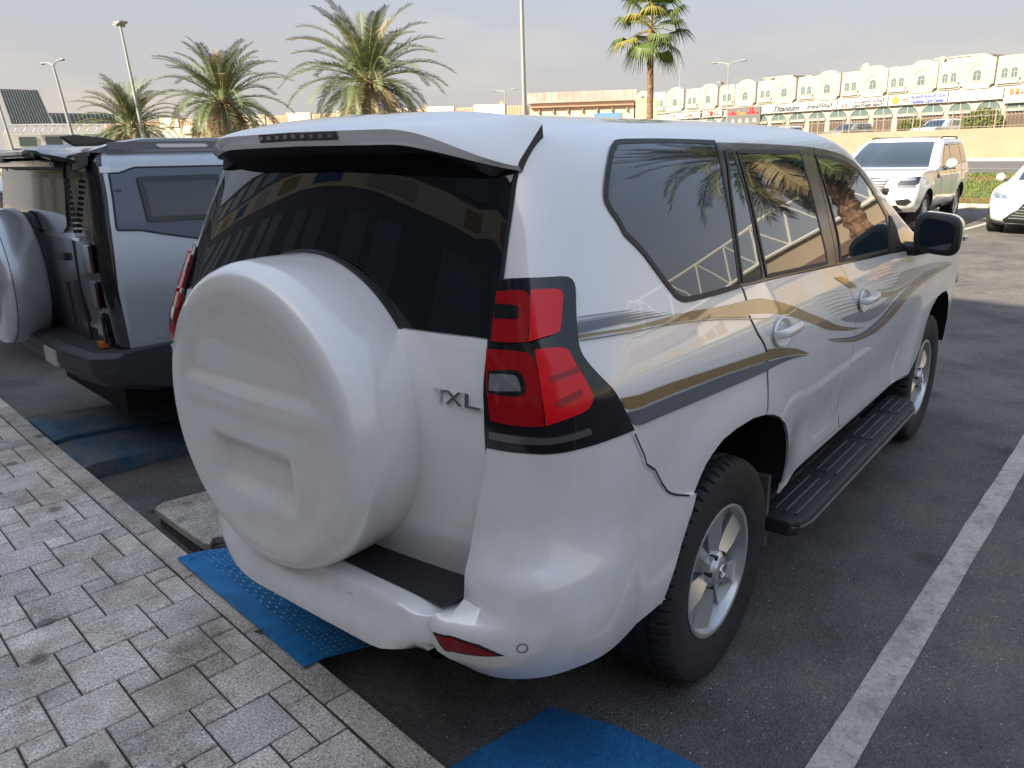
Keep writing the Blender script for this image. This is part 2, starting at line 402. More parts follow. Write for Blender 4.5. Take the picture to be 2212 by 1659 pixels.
# ------------------------------------------------------------------ wheels
def make_wheel(parent, loc, flip, Rr=.385, w=.265, rr=.222, spokes=6, style='facet', n=288, rim_mat=None):
    e = empty('wheel', loc, math.pi if flip else 0, parent)
    if ('wheel', Rr, style) in MATS:
        for nm, me in MATS[('wheel', Rr, style)]: o_ = link(bpy.data.objects.new(nm, me), e); meta(o_, kind='stuff' if nm == 'wheel_nuts' else None)
        return e
    b = MB(); half = [(rr*.985, -.36), (rr*1.03, -.43), (rr*1.16, -.475), (Rr*.80, -.497), (Rr*.90, -.495), (Rr*.945, -.475), (Rr*.972, -.445), (Rr*.99, -.39), (Rr*.997, -.33), (Rr, -.27), (Rr*.978, -.262), (Rr*.978, -.215), (Rr, -.207), (Rr, -.06), (Rr*.978, -.052), (Rr*.978, -.02)]
    pr = half+[(r, -h) for r, h in half[::-1]]; vs = []
    for i, (r, h) in enumerate(pr):
        for k in range(n):
            q = r
            if i in (6, 7, 8, len(pr)-7, len(pr)-8, len(pr)-9) and k % 5 == 0: q = r*.968
            if i in (9, 12, 13, len(pr)-10, len(pr)-13, len(pr)-14) and (k+2) % 5 == 0: q = r*.984
            t = 2*math.pi*k/n; vs.append((q*math.cos(t), h*w, q*math.sin(t)))
    fs = [(i*n+k, i*n+(k+1) % n, (i+1)*n+(k+1) % n, (i+1)*n+k) for i in range(len(pr)-1) for k in range(n)]
    b.add(vs, fs, RUBBER)
    ty = b.build('tyre', e, smooth=30)
    b = MB(); y0 = -w*.42; RM = rim_mat or RIM
    b.lathe([(rr+.001, -w*.36), (rr+.007, -w*.445), (rr+.001, -w*.452), (rr-.008, -w*.44), (rr-.016, -w*.36), (rr-.030, -w*.1), (rr-.04, w*.3)], RM, 72, 'y')
    b.lathe([(0, -w*.02), (.15, -w*.02), (.15, w*.1)], RIMDARK, 40, 'y')
    for k in range(spokes):
        a = 2*math.pi*k/spokes+.35
        def pt(r, da, y): return (r*math.cos(a+da), y, r*math.sin(a+da))
        if style == 'facet':
            ha, ra = math.pi/spokes*.98, math.pi/spokes*.84
            hub, rim = .058, rr-.010
            yo = y0+.004
            V = [pt(hub, -ha, yo+.020), pt(hub, 0, yo+.004), pt(hub, ha, yo+.020), pt(rim*.62, -ra*.80, yo+.030), pt(rim*.62, ra*.10, yo-.002), pt(rim*.62, ra*.86, yo+.026),
                 pt(rim, -ra, yo+.022), pt(rim, ra*.05, yo+.006), pt(rim, ra*1.02, yo+.016)]
            B = [(v[0], v[1]+.045, v[2]) for v in V]
            F = [(0, 1, 4, 3), (1, 2, 5, 4), (3, 4, 7, 6), (4, 5, 8, 7), (0, 3, 12, 9), (3, 6, 15, 12), (2, 11, 14, 5), (5, 14, 17, 8)]
        else:
            ra = .16 if style == 'thin' else .2
            hub, rim = .05, rr-.008; yo = y0+.006
            V = [pt(hub, -.42, yo+.012), pt(hub, 0, yo), pt(hub, .42, yo+.012), pt(rim*.6, -ra, yo+.012), pt(rim*.6, 0, yo), pt(rim*.6, ra, yo+.012), pt(rim, -ra, yo+.012), pt(rim, 0, yo+.004), pt(rim, ra, yo+.012)]
            B = [(v[0], v[1]+.04, v[2]) for v in V]
            F = [(0, 1, 4, 3), (1, 2, 5, 4), (3, 4, 7, 6), (4, 5, 8, 7), (0, 3, 12, 9), (3, 6, 15, 12), (2, 11, 14, 5), (5, 14, 17, 8)]
        b.add(V+B, F, RM)
    b.lathe([(.066, y0+.03), (.064, y0+.004), (.050, y0-.006), (.046, y0-.004), (.044, y0-.010), (.03, y0-.014), (0, y0-.015)], RM, 40, 'y')
    rim = b.build('rim', e, smooth=22)
    b = MB(); b.lathe([(.026, y0-.0150), (.024, y0-.0185), (.019, y0-.0185), (.018, y0-.0150)], CHROME, 28, 'y')
    b.lathe([(.013, y0-.0150), (.012, y0-.0180), (.007, y0-.0180), (.006, y0-.0150)], CHROME, 20, 'y')
    em = b.build('emblem', e, smooth=30)
    b = MB()
    for k in range(spokes):
        a = 2*math.pi*(k+.5)/spokes+.35; x, z = .058*math.cos(a), .058*math.sin(a)
        b.lathe([(.009, y0+.02), (.009, y0-.004), (0, y0-.006)], RIMDARK, 8, 'y', (x, 0, z))
    nu = meta(b.build('wheel_nuts', e, smooth=30), kind='stuff')
    MATS[('wheel', Rr, style)] = [('tyre', ty.data), ('rim', rim.data), ('emblem', em.data), ('wheel_nuts', nu.data)]
    return e
# ------------------------------------------------------------------ main white SUV
ROWS = [
(0.3, 0.85, -0.86, 0.03, 0.28, 0.24, 3.4),
(0.42, 0.892, -0.89, 0.03, 0.3, 0.25, 3.58),
(0.6, 0.917, -0.915, 0.04, 0.32, 0.26, 3.66),
(0.8, 0.93, -0.93, 0.04, 0.33, 0.26, 3.68),
(0.98, 0.94, -0.94, 0.04, 0.33, 0.26, 3.66),
(1.08, 0.937, -0.945, 0.04, 0.33, 0.26, 3.58),
(1.18, 0.926, -0.94, 0.04, 0.32, 0.25, 2.95),
(1.26, 0.905, -0.925, 0.045, 0.31, 0.24, 2.52),
(1.36, 0.874, -0.895, 0.05, 0.3, 0.23, 2.28),
(1.5, 0.83, -0.845, 0.055, 0.29, 0.21, 2.02),
(1.62, 0.792, -0.8, 0.06, 0.28, 0.19, 1.8),
(1.71, 0.757, -0.765, 0.065, 0.28, 0.18, 1.62),
(1.765, 0.715, -0.74, 0.07, 0.28, 0.18, 1.44),
(1.8, 0.64, -0.72, 0.07, 0.28, 0.17, 1.26),
(1.822, 0.52, -0.7, 0.06, 0.27, 0.16, 0.95),
(1.838, 0.34, -0.68, 0.05, 0.2, 0.12, 0.88),
(1.845, 0.1, -0.66, 0.03, 0.05, 0.04, 0.85)]
def halfw(x, z, w):
    ww = w-.030*w*max(0, (x-1.6)/2.0)**2-.020*max(0, (.3-x)/1.0)**2
    for hx in (0, 2.79):
        r = math.hypot(x-hx, z-.40); ww += .022*(1-sm(.50, .72, r))*sm(1.12, .9, z)
    return ww-.018*sm(.45, .62, x)*sm(2.3, 2.1, x)*math.exp(-((z-.66)/.12)**2)
PS = Surf(ROWS, halfw)
TR = {
'quarter_glass': [(1.9949, 11.612), (2.008, 11.699), (2.0307, 11.725), (2.1562, 11.734), (2.34, 11.612), (2.3282, 11.351), (2.3001, 10.555), (2.2808, 9.649), (2.2635, 8.909), (2.2457, 8.244), (2.2314, 7.706), (2.1666, 7.73), (2.1125, 7.773), (2.1005, 7.817), (2.0885, 7.94), (2.0819, 8.091), (2.0592, 8.485), (2.028, 8.951), (1.9833, 9.427), (1.8817, 9.818), (1.8647, 10.002), (1.8675, 10.226), (1.896, 10.718), (1.9516, 11.336)],
'rear_frame': [(2.347, 11.611), (2.4493, 11.554), (2.592, 11.448), (2.7531, 11.293), (2.8095, 11.202), (2.7399, 10.416), (2.6717, 9.381), (2.6165, 8.505), (2.549, 7.277), (2.3669, 7.522), (2.2362, 7.665), (2.2331, 7.708), (2.2472, 8.24), (2.2652, 8.907), (2.2828, 9.647), (2.3024, 10.554), (2.3306, 11.35)],
'quarter_light': [(2.3459, 11.135), (2.3749, 11.124), (2.3623, 10.732), (2.3554, 10.043), (2.3385, 9.24), (2.3204, 8.56), (2.2978, 7.734), (2.2423, 7.781), (2.2565, 8.384), (2.2747, 8.997), (2.3052, 9.996)],
'rear_door_glass': [(2.396, 11.101), (2.6974, 10.941), (2.6513, 10.121), (2.6088, 9.257), (2.5614, 8.383), (2.5192, 7.451), (2.311, 7.713), (2.3263, 8.315), (2.3425, 8.933), (2.3595, 9.607), (2.3778, 10.458)],
'front_frame': [(2.8151, 11.2), (2.8745, 11.061), (2.9569, 10.737), (2.9946, 10.36), (3.0022, 9.845), (2.9797, 9.126), (2.9603, 8.605), (2.9553, 8.291), (2.9322, 7.878), (2.8896, 7.238), (2.8874, 6.766), (2.8609, 6.576), (2.7813, 6.823), (2.5496, 7.238), (2.5531, 7.297), (2.619, 8.501), (2.6747, 9.378), (2.7433, 10.414)],
'front_door_glass': [(2.7723, 10.761), (2.8574, 10.618), (2.9274, 10.348), (2.9613, 10.033), (2.9582, 9.546), (2.9489, 9.101), (2.9332, 8.637), (2.9206, 8.343), (2.8685, 7.811), (2.7933, 7.029), (2.5699, 7.337), (2.6294, 8.267), (2.6777, 9.086), (2.7273, 9.952)],
'mirror_sail': [(2.949, 8.356), (2.954, 8.282), (2.9309, 7.866), (2.888, 7.222), (2.8743, 6.693), (2.7832, 6.824), (2.8669, 7.74)],
'rear_door': [(2.2363, 7.646), (2.3658, 7.499), (2.548, 7.215), (2.5567, 6.923), (2.5252, 6.395), (2.4667, 5.621), (2.4355, 5.135), (2.431, 4.384), (2.4309, 3.989), (2.4311, 3.677), (2.4297, 3.376), (2.4278, 3.065), (2.425, 2.797), (2.4253, 2.615), (2.4225, 2.452), (2.4286, 2.199), (2.4402, 1.713), (2.3518, 1.771), (2.3371, 1.706), (2.2657, 1.669), (2.2491, 1.57), (2.2558, 1.786), (2.2563, 2.096), (2.2516, 2.463), (2.2453, 2.745), (2.2348, 3.021), (2.218, 3.249), (2.2005, 3.404), (2.1856, 3.494), (2.1881, 3.583), (2.1925, 3.995), (2.1958, 4.623), (2.1978, 5.052), (2.2019, 5.331), (2.2082, 5.631), (2.2154, 6.129), (2.2229, 6.664), (2.2297, 7.003), (2.2371, 7.254), (2.2393, 7.537)],
'front_door': [(2.5505, 7.203), (2.6474, 7.038), (2.7777, 6.792), (2.8602, 6.543), (2.8575, 6.474), (2.8196, 6.02), (2.7729, 5.572), (2.7384, 5.237), (2.7261, 4.703), (2.7296, 4.108), (2.7357, 3.67), (2.7354, 3.324), (2.7326, 2.997), (2.7254, 2.691), (2.7209, 2.281), (2.7165, 1.906), (2.7233, 1.618), (2.6964, 1.641), (2.6747, 1.597), (2.6336, 1.649), (2.5859, 1.692), (2.5433, 1.686), (2.4885, 1.669), (2.4435, 1.699), (2.4301, 2.191), (2.4241, 2.443), (2.427, 2.606), (2.4269, 2.788), (2.4294, 3.056), (2.4312, 3.369), (2.4326, 3.67), (2.4323, 3.981), (2.4323, 4.374), (2.4365, 5.126), (2.4673, 5.612), (2.5261, 6.387), (2.5576, 6.906)],
'arch_rear': [(2.2547, 1.435), (2.2558, 1.786), (2.2563, 2.096), (2.2516, 2.463), (2.2453, 2.745), (2.2348, 3.021), (2.218, 3.249), (2.2005, 3.404), (2.1856, 3.494), (2.1578, 3.593), (2.1259, 3.601), (2.1042, 3.553), (2.0878, 3.426), (2.0785, 3.313), (2.0712, 3.172), (2.063, 2.965), (2.0582, 2.755), (2.052, 2.566), (2.045, 2.317), (2.0392, 1.973), (2.0324, 1.596), (2.029, 1.441)],
'arch_front': [(3.01, 2.603), (2.9994, 2.727), (2.9911, 2.868), (2.9317, 3.16), (2.8979, 3.285), (2.863, 3.359), (2.8326, 3.38), (2.8093, 3.351), (2.7956, 3.277), (2.7861, 3.116), (2.7745, 2.857), (2.7705, 2.529), (2.7684, 2.196), (2.7586, 1.91), (2.7446, 1.738), (2.7353, 1.518), (2.7297, 1.112), (2.7156, 0.866), (2.6998, 0.789)],
'bumper_seam': [(1.9219, 4.857), (2.0058, 3.859), (2.024, 3.31), (2.0321, 3.179), (2.0518, 3.025)],
'housing': [(1.1202, 8.626), (1.2509, 8.65), (1.4181, 8.655), (1.5467, 8.659), (1.5837, 8.618), (1.6066, 8.541), (1.612, 8.417), (1.6109, 8.065), (1.6143, 7.688), (1.6219, 7.32), (1.6688, 6.993), (1.749, 6.502), (1.814, 6.102), (1.8433, 5.806), (1.8798, 5.416), (1.9265, 4.946), (1.7869, 4.951), (1.6304, 4.901), (1.5164, 4.854), (1.4056, 4.832), (1.2952, 4.859), (1.1482, 4.871), (1.0634, 4.857), (1.0556, 5.165), (1.0528, 5.763), (1.0492, 6.324), (1.0539, 6.92), (1.0654, 7.3), (1.0866, 7.529), (1.1028, 7.769), (1.1077, 8.088), (1.1122, 8.44)],
'lens_ui': [(1.1175, 8.43), (1.292, 8.474), (1.3256, 8.372), (1.3241, 7.91), (1.3152, 7.561), (1.2276, 7.538), (1.1004, 7.535), (1.1054, 7.934), (1.1176, 8.272)],
'slot': [(1.1134, 8.249), (1.2546, 8.239), (1.2644, 8.189), (1.2571, 8.012), (1.1158, 8.003)],
'lens_uo': [(1.3307, 8.463), (1.5098, 8.478), (1.5231, 8.352), (1.5063, 7.834), (1.4966, 7.726), (1.3843, 7.631), (1.3212, 7.56), (1.3302, 7.91)],
'lens_li': [(1.074, 7.369), (1.3061, 7.363), (1.3549, 7.204), (1.3761, 6.637), (1.3939, 5.941), (1.3884, 5.508), (1.2621, 5.502), (1.0996, 5.562), (1.0843, 6.153), (1.0718, 6.932)],
'rev_frame': [(1.0857, 6.849), (1.2445, 6.946), (1.291, 6.79), (1.3066, 6.401), (1.2849, 6.201), (1.0888, 6.235)],
'rev': [(1.0996, 6.763), (1.2444, 6.82), (1.2696, 6.595), (1.2774, 6.357), (1.0974, 6.301)],
'lens_lo': [(1.3576, 7.394), (1.5368, 7.45), (1.5745, 7.081), (1.627, 6.61), (1.6693, 6.097), (1.645, 5.792), (1.5273, 5.663), (1.3981, 5.523), (1.3971, 5.94), (1.3794, 6.637)],
'turn': [(1.0903, 5.293), (1.2763, 5.263), (1.4259, 5.212), (1.553, 5.26), (1.6398, 5.334), (1.6459, 5.197), (1.4242, 5.064), (1.2665, 5.097), (1.0889, 5.126)],
'gap': [(2.0836, 14.758), (1.4556, 13.034), (1.2344, 11.685), (1.1517, 10.498), (1.1292, 9.473), (1.1159, 8.61), (1.0979, 7.73), (1.0684, 7.519), (1.0604, 4.914), (1.0531, 3.957), (0.9933, 3.116), (0.9342, 2.309)],
'glass_bottom': [(1.0803, 7.564), (0.9306, 7.581), (0.7112, 7.597)],
'gold_top': [(1.6252, 7.671), (1.7803, 7.657), (1.9838, 7.594), (2.0439, 7.533), (2.0883, 7.502), (2.1165, 7.463), (2.1655, 7.332), (2.2338, 7.214), (2.2361, 7.224), (2.2686, 7.133), (2.2983, 6.881), (2.318, 6.519), (2.3328, 6.103), (2.3402, 5.619), (2.3519, 5.086), (2.3783, 4.708), (2.409, 4.368), (2.447, 4.094), (2.4657, 3.987), (2.426, 4.147), (2.3927, 4.332), (2.3485, 4.759), (2.324, 5.12), (2.31, 5.602), (2.3027, 5.892), (2.2892, 6.156), (2.2641, 6.474), (2.2245, 6.767), (2.2173, 6.642), (2.1674, 7.001), (2.1119, 7.231), (2.0592, 7.378), (2.0106, 7.504), (1.8449, 7.582), (1.7152, 7.597), (1.627, 7.592)],
'line_under': [(1.6264, 7.556), (1.7777, 7.548), (1.9807, 7.491), (2.0422, 7.388), (2.0759, 7.308), (2.1295, 7.132), (2.1845, 6.853), (2.2507, 6.32), (2.2488, 6.281), (2.1833, 6.817), (2.1287, 7.101), (2.0754, 7.274), (2.0418, 7.354), (1.9797, 7.455), (1.7768, 7.514), (1.6277, 7.525)],
'fine0': [(1.6295, 8.022), (1.7891, 8.019), (1.9944, 7.955), (2.0013, 7.937), (1.9937, 7.93), (1.7883, 7.988), (1.629, 7.992)],
'fine1': [(1.6284, 7.95), (1.7875, 7.958), (1.993, 7.906), (2.0252, 7.833), (1.992, 7.87), (1.7864, 7.915), (1.6277, 7.907)],
'fine2': [(1.6275, 7.893), (1.7863, 7.91), (1.9921, 7.874), (2.0481, 7.73), (1.9908, 7.829), (1.785, 7.855), (1.6266, 7.839)],
'fine3': [(1.6266, 7.836), (1.7851, 7.857), (1.9907, 7.827), (2.0682, 7.631), (1.9892, 7.773), (1.7835, 7.791), (1.6256, 7.769)],
'fine4': [(1.6256, 7.773), (1.7837, 7.802), (1.9893, 7.779), (2.0922, 7.509), (1.9874, 7.714), (1.7818, 7.723), (1.6244, 7.694)],
'gold_low': [(1.8575, 5.821), (2.0225, 5.698), (2.0759, 5.569), (2.1349, 5.411), (2.1995, 5.216), (2.2023, 5.284), (2.2332, 5.047), (2.26, 4.784), (2.2787, 4.478), (2.2926, 4.236), (2.2589, 4.543), (2.2313, 4.736), (2.1969, 4.917), (2.1953, 4.927), (2.1293, 5.184), (2.0708, 5.311), (2.0194, 5.398), (1.8891, 5.479)],
'gray_low': [(1.8942, 5.427), (2.0189, 5.341), (2.0699, 5.249), (2.1284, 5.13), (2.1959, 4.869), (2.1987, 4.863), (2.2356, 4.672), (2.2684, 4.42), (2.2887, 4.233), (2.242, 4.507), (2.197, 4.572), (2.194, 4.55), (2.1256, 4.706), (2.0674, 4.827), (2.0172, 4.935), (1.9363, 5.028)],
'sw_gray': [(2.3439, 4.402), (2.3932, 4.057), (2.4274, 3.914), (2.4637, 3.84), (2.5007, 3.895), (2.5395, 4.034), (2.5817, 4.298), (2.6142, 4.444), (2.6547, 4.626), (2.7171, 4.89), (2.8008, 4.785), (2.9284, 4.365), (2.9239, 4.324), (2.7994, 4.691), (2.7211, 4.768), (2.6589, 4.478), (2.6188, 4.307), (2.5865, 4.165), (2.5448, 3.927), (2.506, 3.803), (2.4687, 3.76), (2.4319, 3.832), (2.3936, 3.994), (2.3467, 4.336)],
'sw_gold': [(2.3496, 4.284), (2.3938, 3.971), (2.4322, 3.811), (2.471, 3.735), (2.5098, 3.768), (2.5496, 3.883), (2.5913, 4.11), (2.6285, 4.296), (2.6639, 4.416), (2.7261, 4.703), (2.7985, 4.628), (2.9106, 4.332), (2.8624, 4.408), (2.7961, 4.446), (2.724, 4.346), (2.6744, 4.217), (2.6395, 4.047), (2.5997, 3.806), (2.5583, 3.661), (2.5179, 3.618), (2.4749, 3.639), (2.4336, 3.729), (2.3942, 3.922), (2.3556, 4.198)],
'up_gold': [(2.5012, 6.788), (2.5257, 6.682), (2.5232, 6.281), (2.5201, 5.929), (2.5075, 5.885), (2.4969, 6.028), (2.5013, 6.403)],
'up_gold2': [(2.5278, 5.261), (2.5649, 4.993), (2.6126, 4.833), (2.6576, 4.88), (2.7289, 4.909), (2.8012, 4.816), (2.937, 4.418), (2.9369, 4.352), (2.7998, 4.722), (2.7276, 4.822), (2.6609, 4.736), (2.6156, 4.664), (2.5659, 4.709), (2.534, 4.889), (2.516, 5.042)],
'up_gray': [(2.5893, 5.077), (2.6698, 5.575), (2.7133, 5.545), (2.752, 5.384), (2.8134, 5.161), (2.9378, 4.57), (2.9412, 4.43), (2.8027, 4.907), (2.7251, 5.023), (2.6588, 4.961), (2.6187, 4.935), (2.5781, 4.995), (2.5366, 5.267), (2.5375, 5.367)],
'mid_gray': [(2.3963, 4.958), (2.4357, 4.887), (2.4917, 4.595), (2.5396, 4.6), (2.5749, 4.729), (2.6111, 4.697), (2.5728, 4.358), (2.5307, 4.126), (2.4913, 4.089), (2.4537, 4.236), (2.413, 4.579), (2.3836, 4.967)],
'mesh_fade': [(2.349, 6.366), (2.3953, 6.132), (2.4322, 5.927), (2.4399, 5.426), (2.4342, 5.146), (2.4325, 4.912), (2.3965, 4.979), (2.3743, 4.973), (2.3588, 5.476), (2.3572, 5.906)],
'handleR': [(2.2363, 5.889), (2.2606, 5.965), (2.2852, 5.836), (2.2916, 5.652), (2.2643, 5.388), (2.2482, 5.457), (2.2276, 5.476), (2.2268, 5.633)],
'handleF': [(2.4585, 5.453), (2.4865, 5.561), (2.512, 5.436), (2.5183, 5.242), (2.5037, 5.026), (2.4778, 5.061), (2.4506, 5.118), (2.4454, 5.224)]}
def tuck(p):   # the far lower corner is drawn in a little
    return Vector((p[0]+.23*sm(.05, .85, p[1])*sm(1.05, .75, p[2])*sm(-.4, -.95, p[0]), p[1], p[2]))
def warp_obj(o):
    for v in o.data.vertices: v.co = tuck(v.co)
suv = empty('white_suv')
meta(suv, 'large white SUV in front with gold and grey side stripes and a covered spare wheel', 'car')
AR = [PS.P(*q) for q in TR['arch_rear']]
arch = [(p[0], p[2]) for p in AR]
arch_r = [(.47, .30)]+arch+[(-.45, .30)]
af = [(p[0], p[2]) for p in (PS.P(*q) for q in TR['arch_front'])]
arch_f = [(3.26, .30), (3.27, .50), (3.25, .66), (3.19, .77), (3.10, .84), (2.98, .885), (2.84, .895), (2.72, .89)]+[p for p in af if p[0] < 2.68 and p[1] > .45]+[(2.28, .30)]
vlo = PS.vz(.52)
ts = lin(0, 1, 14)[:-1]+lin(1, 2, 19)[:-1]+lin(2, 3, 90)[:-1]+lin(3, 4, 15)[:-1]+lin(4, 5, 12)
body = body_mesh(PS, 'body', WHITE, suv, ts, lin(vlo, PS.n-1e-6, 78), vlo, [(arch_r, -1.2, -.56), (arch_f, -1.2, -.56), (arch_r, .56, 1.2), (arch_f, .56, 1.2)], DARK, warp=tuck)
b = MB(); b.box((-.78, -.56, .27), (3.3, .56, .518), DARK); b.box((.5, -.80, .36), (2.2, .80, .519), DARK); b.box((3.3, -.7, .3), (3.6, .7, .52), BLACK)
b.tube([(-.62, -.42, .36), (-.80, -.44, .38), (-.88, -.45, .385)], .03, mat('exhaust_steel', (.18, .17, .16), .4, metal=1), 12, cap=False)
b.box((-.86, -.75, .40), (-.55, -.56, .50), DARK)
b.build('underbody', suv)
for x in (0, 2.79):
    make_wheel(suv, (x, -.787, .385), False); make_wheel(suv, (x, .787, .385), True)
b = MB(); b.box((.40, -.90, .30), (.425, -.66, .58), mat('mud_flap', (.10, .095, .085), .7)); b.build('mud_flap', suv)
# doors and glass
rd = patch(PS, TR['rear_door'], 'rear_door', WHITE, suv, off=.004, thick=.01, dt=.025, dv=.25, sharp=0)
fd = patch(PS, TR['front_door'], 'front_door', WHITE, suv, off=.004, thick=.01, dt=.025, dv=.25, sharp=0)
gap = mat('panel_gap', (.01, .01, .011), .7)
ribbon(PS, TR['rear_door'], 'door_gap', gap, suv, .010)
ribbon(PS, TR['front_door'], 'door_gap', gap, suv, .010)
_bs = TR['bumper_seam']; _bs = [_bs[0]]+[((1-f)*a[0]+f*b_[0], (1-f)*a[1]+f*b_[1]) for a, b_ in zip(_bs[:-1], _bs[1:]) for f in (.25, .75)]+[_bs[-1]]
ribbon(PS, _bs, 'bumper_gap', gap, suv, .006, .0115, closed=False)
fuel = None
patch(PS, TR['quarter_glass'], 'quarter_window', GLASS, suv, off=.003, thick=.01)
qc = [PS.P(*q) for q in TR['quarter_glass']]
ribbon(PS, chaikin(TR['quarter_glass'], 2), 'window_seal', BLACK, suv, .016, .0042)
patch(PS, TR['rear_frame'], 'window_frame', PILLAR, rd, off=.003, thick=.01, sharp=0)
patch(PS, TR['quarter_light'], 'quarter_light', GLASSMID, rd, off=.005, thick=.004, sharp=0)
patch(PS, TR['rear_door_glass'], 'door_glass', GLASSMID, rd, off=.005, thick=.004, sharp=0)
patch(PS, TR['front_frame'], 'window_frame', PILLAR, fd, off=.003, thick=.01, sharp=0)
patch(PS, TR['front_door_glass'], 'door_glass', GLASSMID, fd, off=.005, thick=.004, sharp=0)
patch(PS, TR['mirror_sail'], 'mirror_base', BLACK, fd, off=.007, thick=.006, sharp=0)
for q, o in (('quarter_light', rd), ('rear_door_glass', rd), ('front_door_glass', fd)):
    ribbon(PS, TR[q], 'glass_rubber', BLACK, o, .014, .0062)
def handle(tr, parent):
    c = Vector((0, 0, 0))
    for q in tr: c += Vector(PS.P(*q))
    c /= len(tr); t, v = PS.side(c.x, c.z); n = PS.nrm(t, v); c = Vector(PS.P(t, v))+n*.004
    b = MB(); k = 18; prof = []
    V = []; F = []
    for i in range(13):
        f = i/12; x = -.105+.21*f; sx = max(.02, 1-abs(2*f-1)**4)**.5; out = .012+.030*sx; h = .017*(.55+.45*sx)
        for j in range(k):
            a = 2*math.pi*j/k; V.append((c.x+x, c.y-out-.011*math.cos(a)*sx, c.z+.006+h*math.sin(a)))
    for i in range(12):
        for j in range(k): F.append((i*k+j, i*k+(j+1) % k, (i+1)*k+(j+1) % k, (i+1)*k+j))
    F += [tuple(range(k))[::-1], tuple(12*k+j for j in range(k))]
    b.add(V, F, WHITE); h = b.build('door_handle', parent, smooth=60)
    V = []; F = []; rn = [0, .35, .62, .82, .94, 1.0, 1.09]; dp = [-.020, -.019, -.013, -.004, .003, .005, .001]; k = 40
    b = MB()
    for i, (r, d) in enumerate(zip(rn, dp)):
        for j in range(k):
            a = 2*math.pi*j/k; q = PS.side(c.x-.01+.072*r*math.cos(a), c.z-.004+.045*r*math.sin(a)); p = Vector(PS.P(*q)); V.append((p.x, p.y-.004-d-.006, p.z))
    for i in range(len(rn)-1):
        for j in range(k): F.append((i*k+j, i*k+(j+1) % k, (i+1)*k+(j+1) % k, (i+1)*k+j))
    b.add(V, F, WHITE); b.build('handle_cup', parent, smooth=60)
handle(TR['handleR'], rd); handle(TR['handleF'], fd)
# side stripes
DE = [('gold_top', GOLD), ('line_under', GREYD), ('gold_low', GOLD), ('gray_low', GREYD), ('sw_gray', GREYD), ('sw_gold', GOLD), ('up_gold', GOLD), ('up_gold2', GOLD), ('up_gray', GREYL), ('mid_gray', GREYL)]+[('fine%d' % i, GREYL if i < 2 else GREYD) for i in range(5)]
for i, (k, m) in enumerate(DE): patch(PS, TR[k], 'side_stripe', m, suv, off=.0052+.0002*(i % 7), thick=0, dt=.02, dv=.2)
for i in range(7):   # fine silver hatching on the rear and front door
    for x0, z0, ln in ((.62, 1.205, .42), (1.34, 1.215, .46)):
        z = z0-.017*i; x = x0+.035*i; q = []
        for f in lin(0, 1, 9): q.append(PS.side(x+ln*f, z-.02*f*f*1.5))
        w_ = .0022+.0008*i
        q += [(t, v-w_*14*(math.sin(math.pi*(j+.2)/9)**.7 if 0 < j < 8 else .1)) for j, (t, v) in list(enumerate(q))[::-1]]
        patch(PS, q, 'side_stripe', SILV, suv, off=.0050, thick=0, dt=.02, dv=.2, sharp=0)
# tail lights, both sides
for sd in (1, -1):
    h = patch(PS, TR['housing'], 'tail_light', GLOSSBLACK, suv, off=.010, thick=.03, side=sd, dt=.03, dv=.2)
    for k, nm, m, o in (('lens_ui', 'lens', RED, .018), ('slot', 'lens_slot', GLOSSBLACK, .0195), ('lens_uo', 'lens', REDB, .020), ('lens_li', 'lens', RED, .018), ('rev_frame', 'lens_slot', GLOSSBLACK, .0195), ('rev', 'reverse_light', CLEAR, .021), ('lens_lo', 'lens', REDB, .020), ('turn', 'turn_signal', AMBER, .0165)):
        patch(PS, TR[k], nm, m, h, off=o, thick=.008, side=sd, dt=.03, dv=.2, sharp=40)
    q = TR['lens_lo']
    for f0, f1, dz, m in ((.12, .70, .030, RED), (.22, .72, -.035, RED)):
        cx = sum(p[0] for p in q)/len(q); cv = sum(p[1] for p in q)/len(q)
        pl = [(cx-.12+.3*f0, cv+dz*10), (cx+.02+.1*f1, cv+dz*10+.25), (cx+.02+.1*f1, cv+dz*10+.10), (cx-.10+.3*f0, cv+dz*10-.12)]
        patch(PS, pl, 'lens_rib', m, h, off=.0225, thick=.002, side=sd, dt=.03, dv=.2, sharp=0)
# tailgate with glass
G = [q for q in TR['gap'] if 1.0 < q[1] < 12.4]
def tg(v):
    g = sorted(G, key=lambda q: q[1])
    if v <= g[0][1]: return g[0][0]
    for a, c in zip(g[:-1], g[1:]):
        if a[1] <= v <= c[1]: return a[0]+(c[0]-a[0])*(v-a[1])/(c[1]-a[1])
    return g[-1][0]
vb, vg, vt = PS.vz(.655), PS.vz(1.312), PS.vz(1.748)
pol = [(0, vb), (tg(vb)-.015, vb)]+[(tg(v)-.015, v) for v in lin(vb, vg, 14)][1:]+[(0, vg)]
gate = patch(PS, pol, 'tailgate', WHITE, suv, off=.004, thick=.012, mirror=True, sharp=0, dt=.05)
pol = [(0, vg+.04), (tg(vg)-.004, vg+.04)]+[(tg(v)-.004, v) for v in lin(vg+.04, vt, 18)][1:]+[(0, vt)]
rg = patch(PS, pol, 'rear_window', GLASSR, gate, off=.004, thick=.012, mirror=True, sharp=0, dt=.05)
gl = [(tg(v), v) for v in lin(vb, PS.vz(1.76), 40)]
for sd in (1, -1): ribbon(PS, gl, 'tailgate_gap', gap, suv, .020, .0025, closed=False, side=sd)
M_ = Matrix.Translation((PS.P(.9, 7)[0], 0, 0))
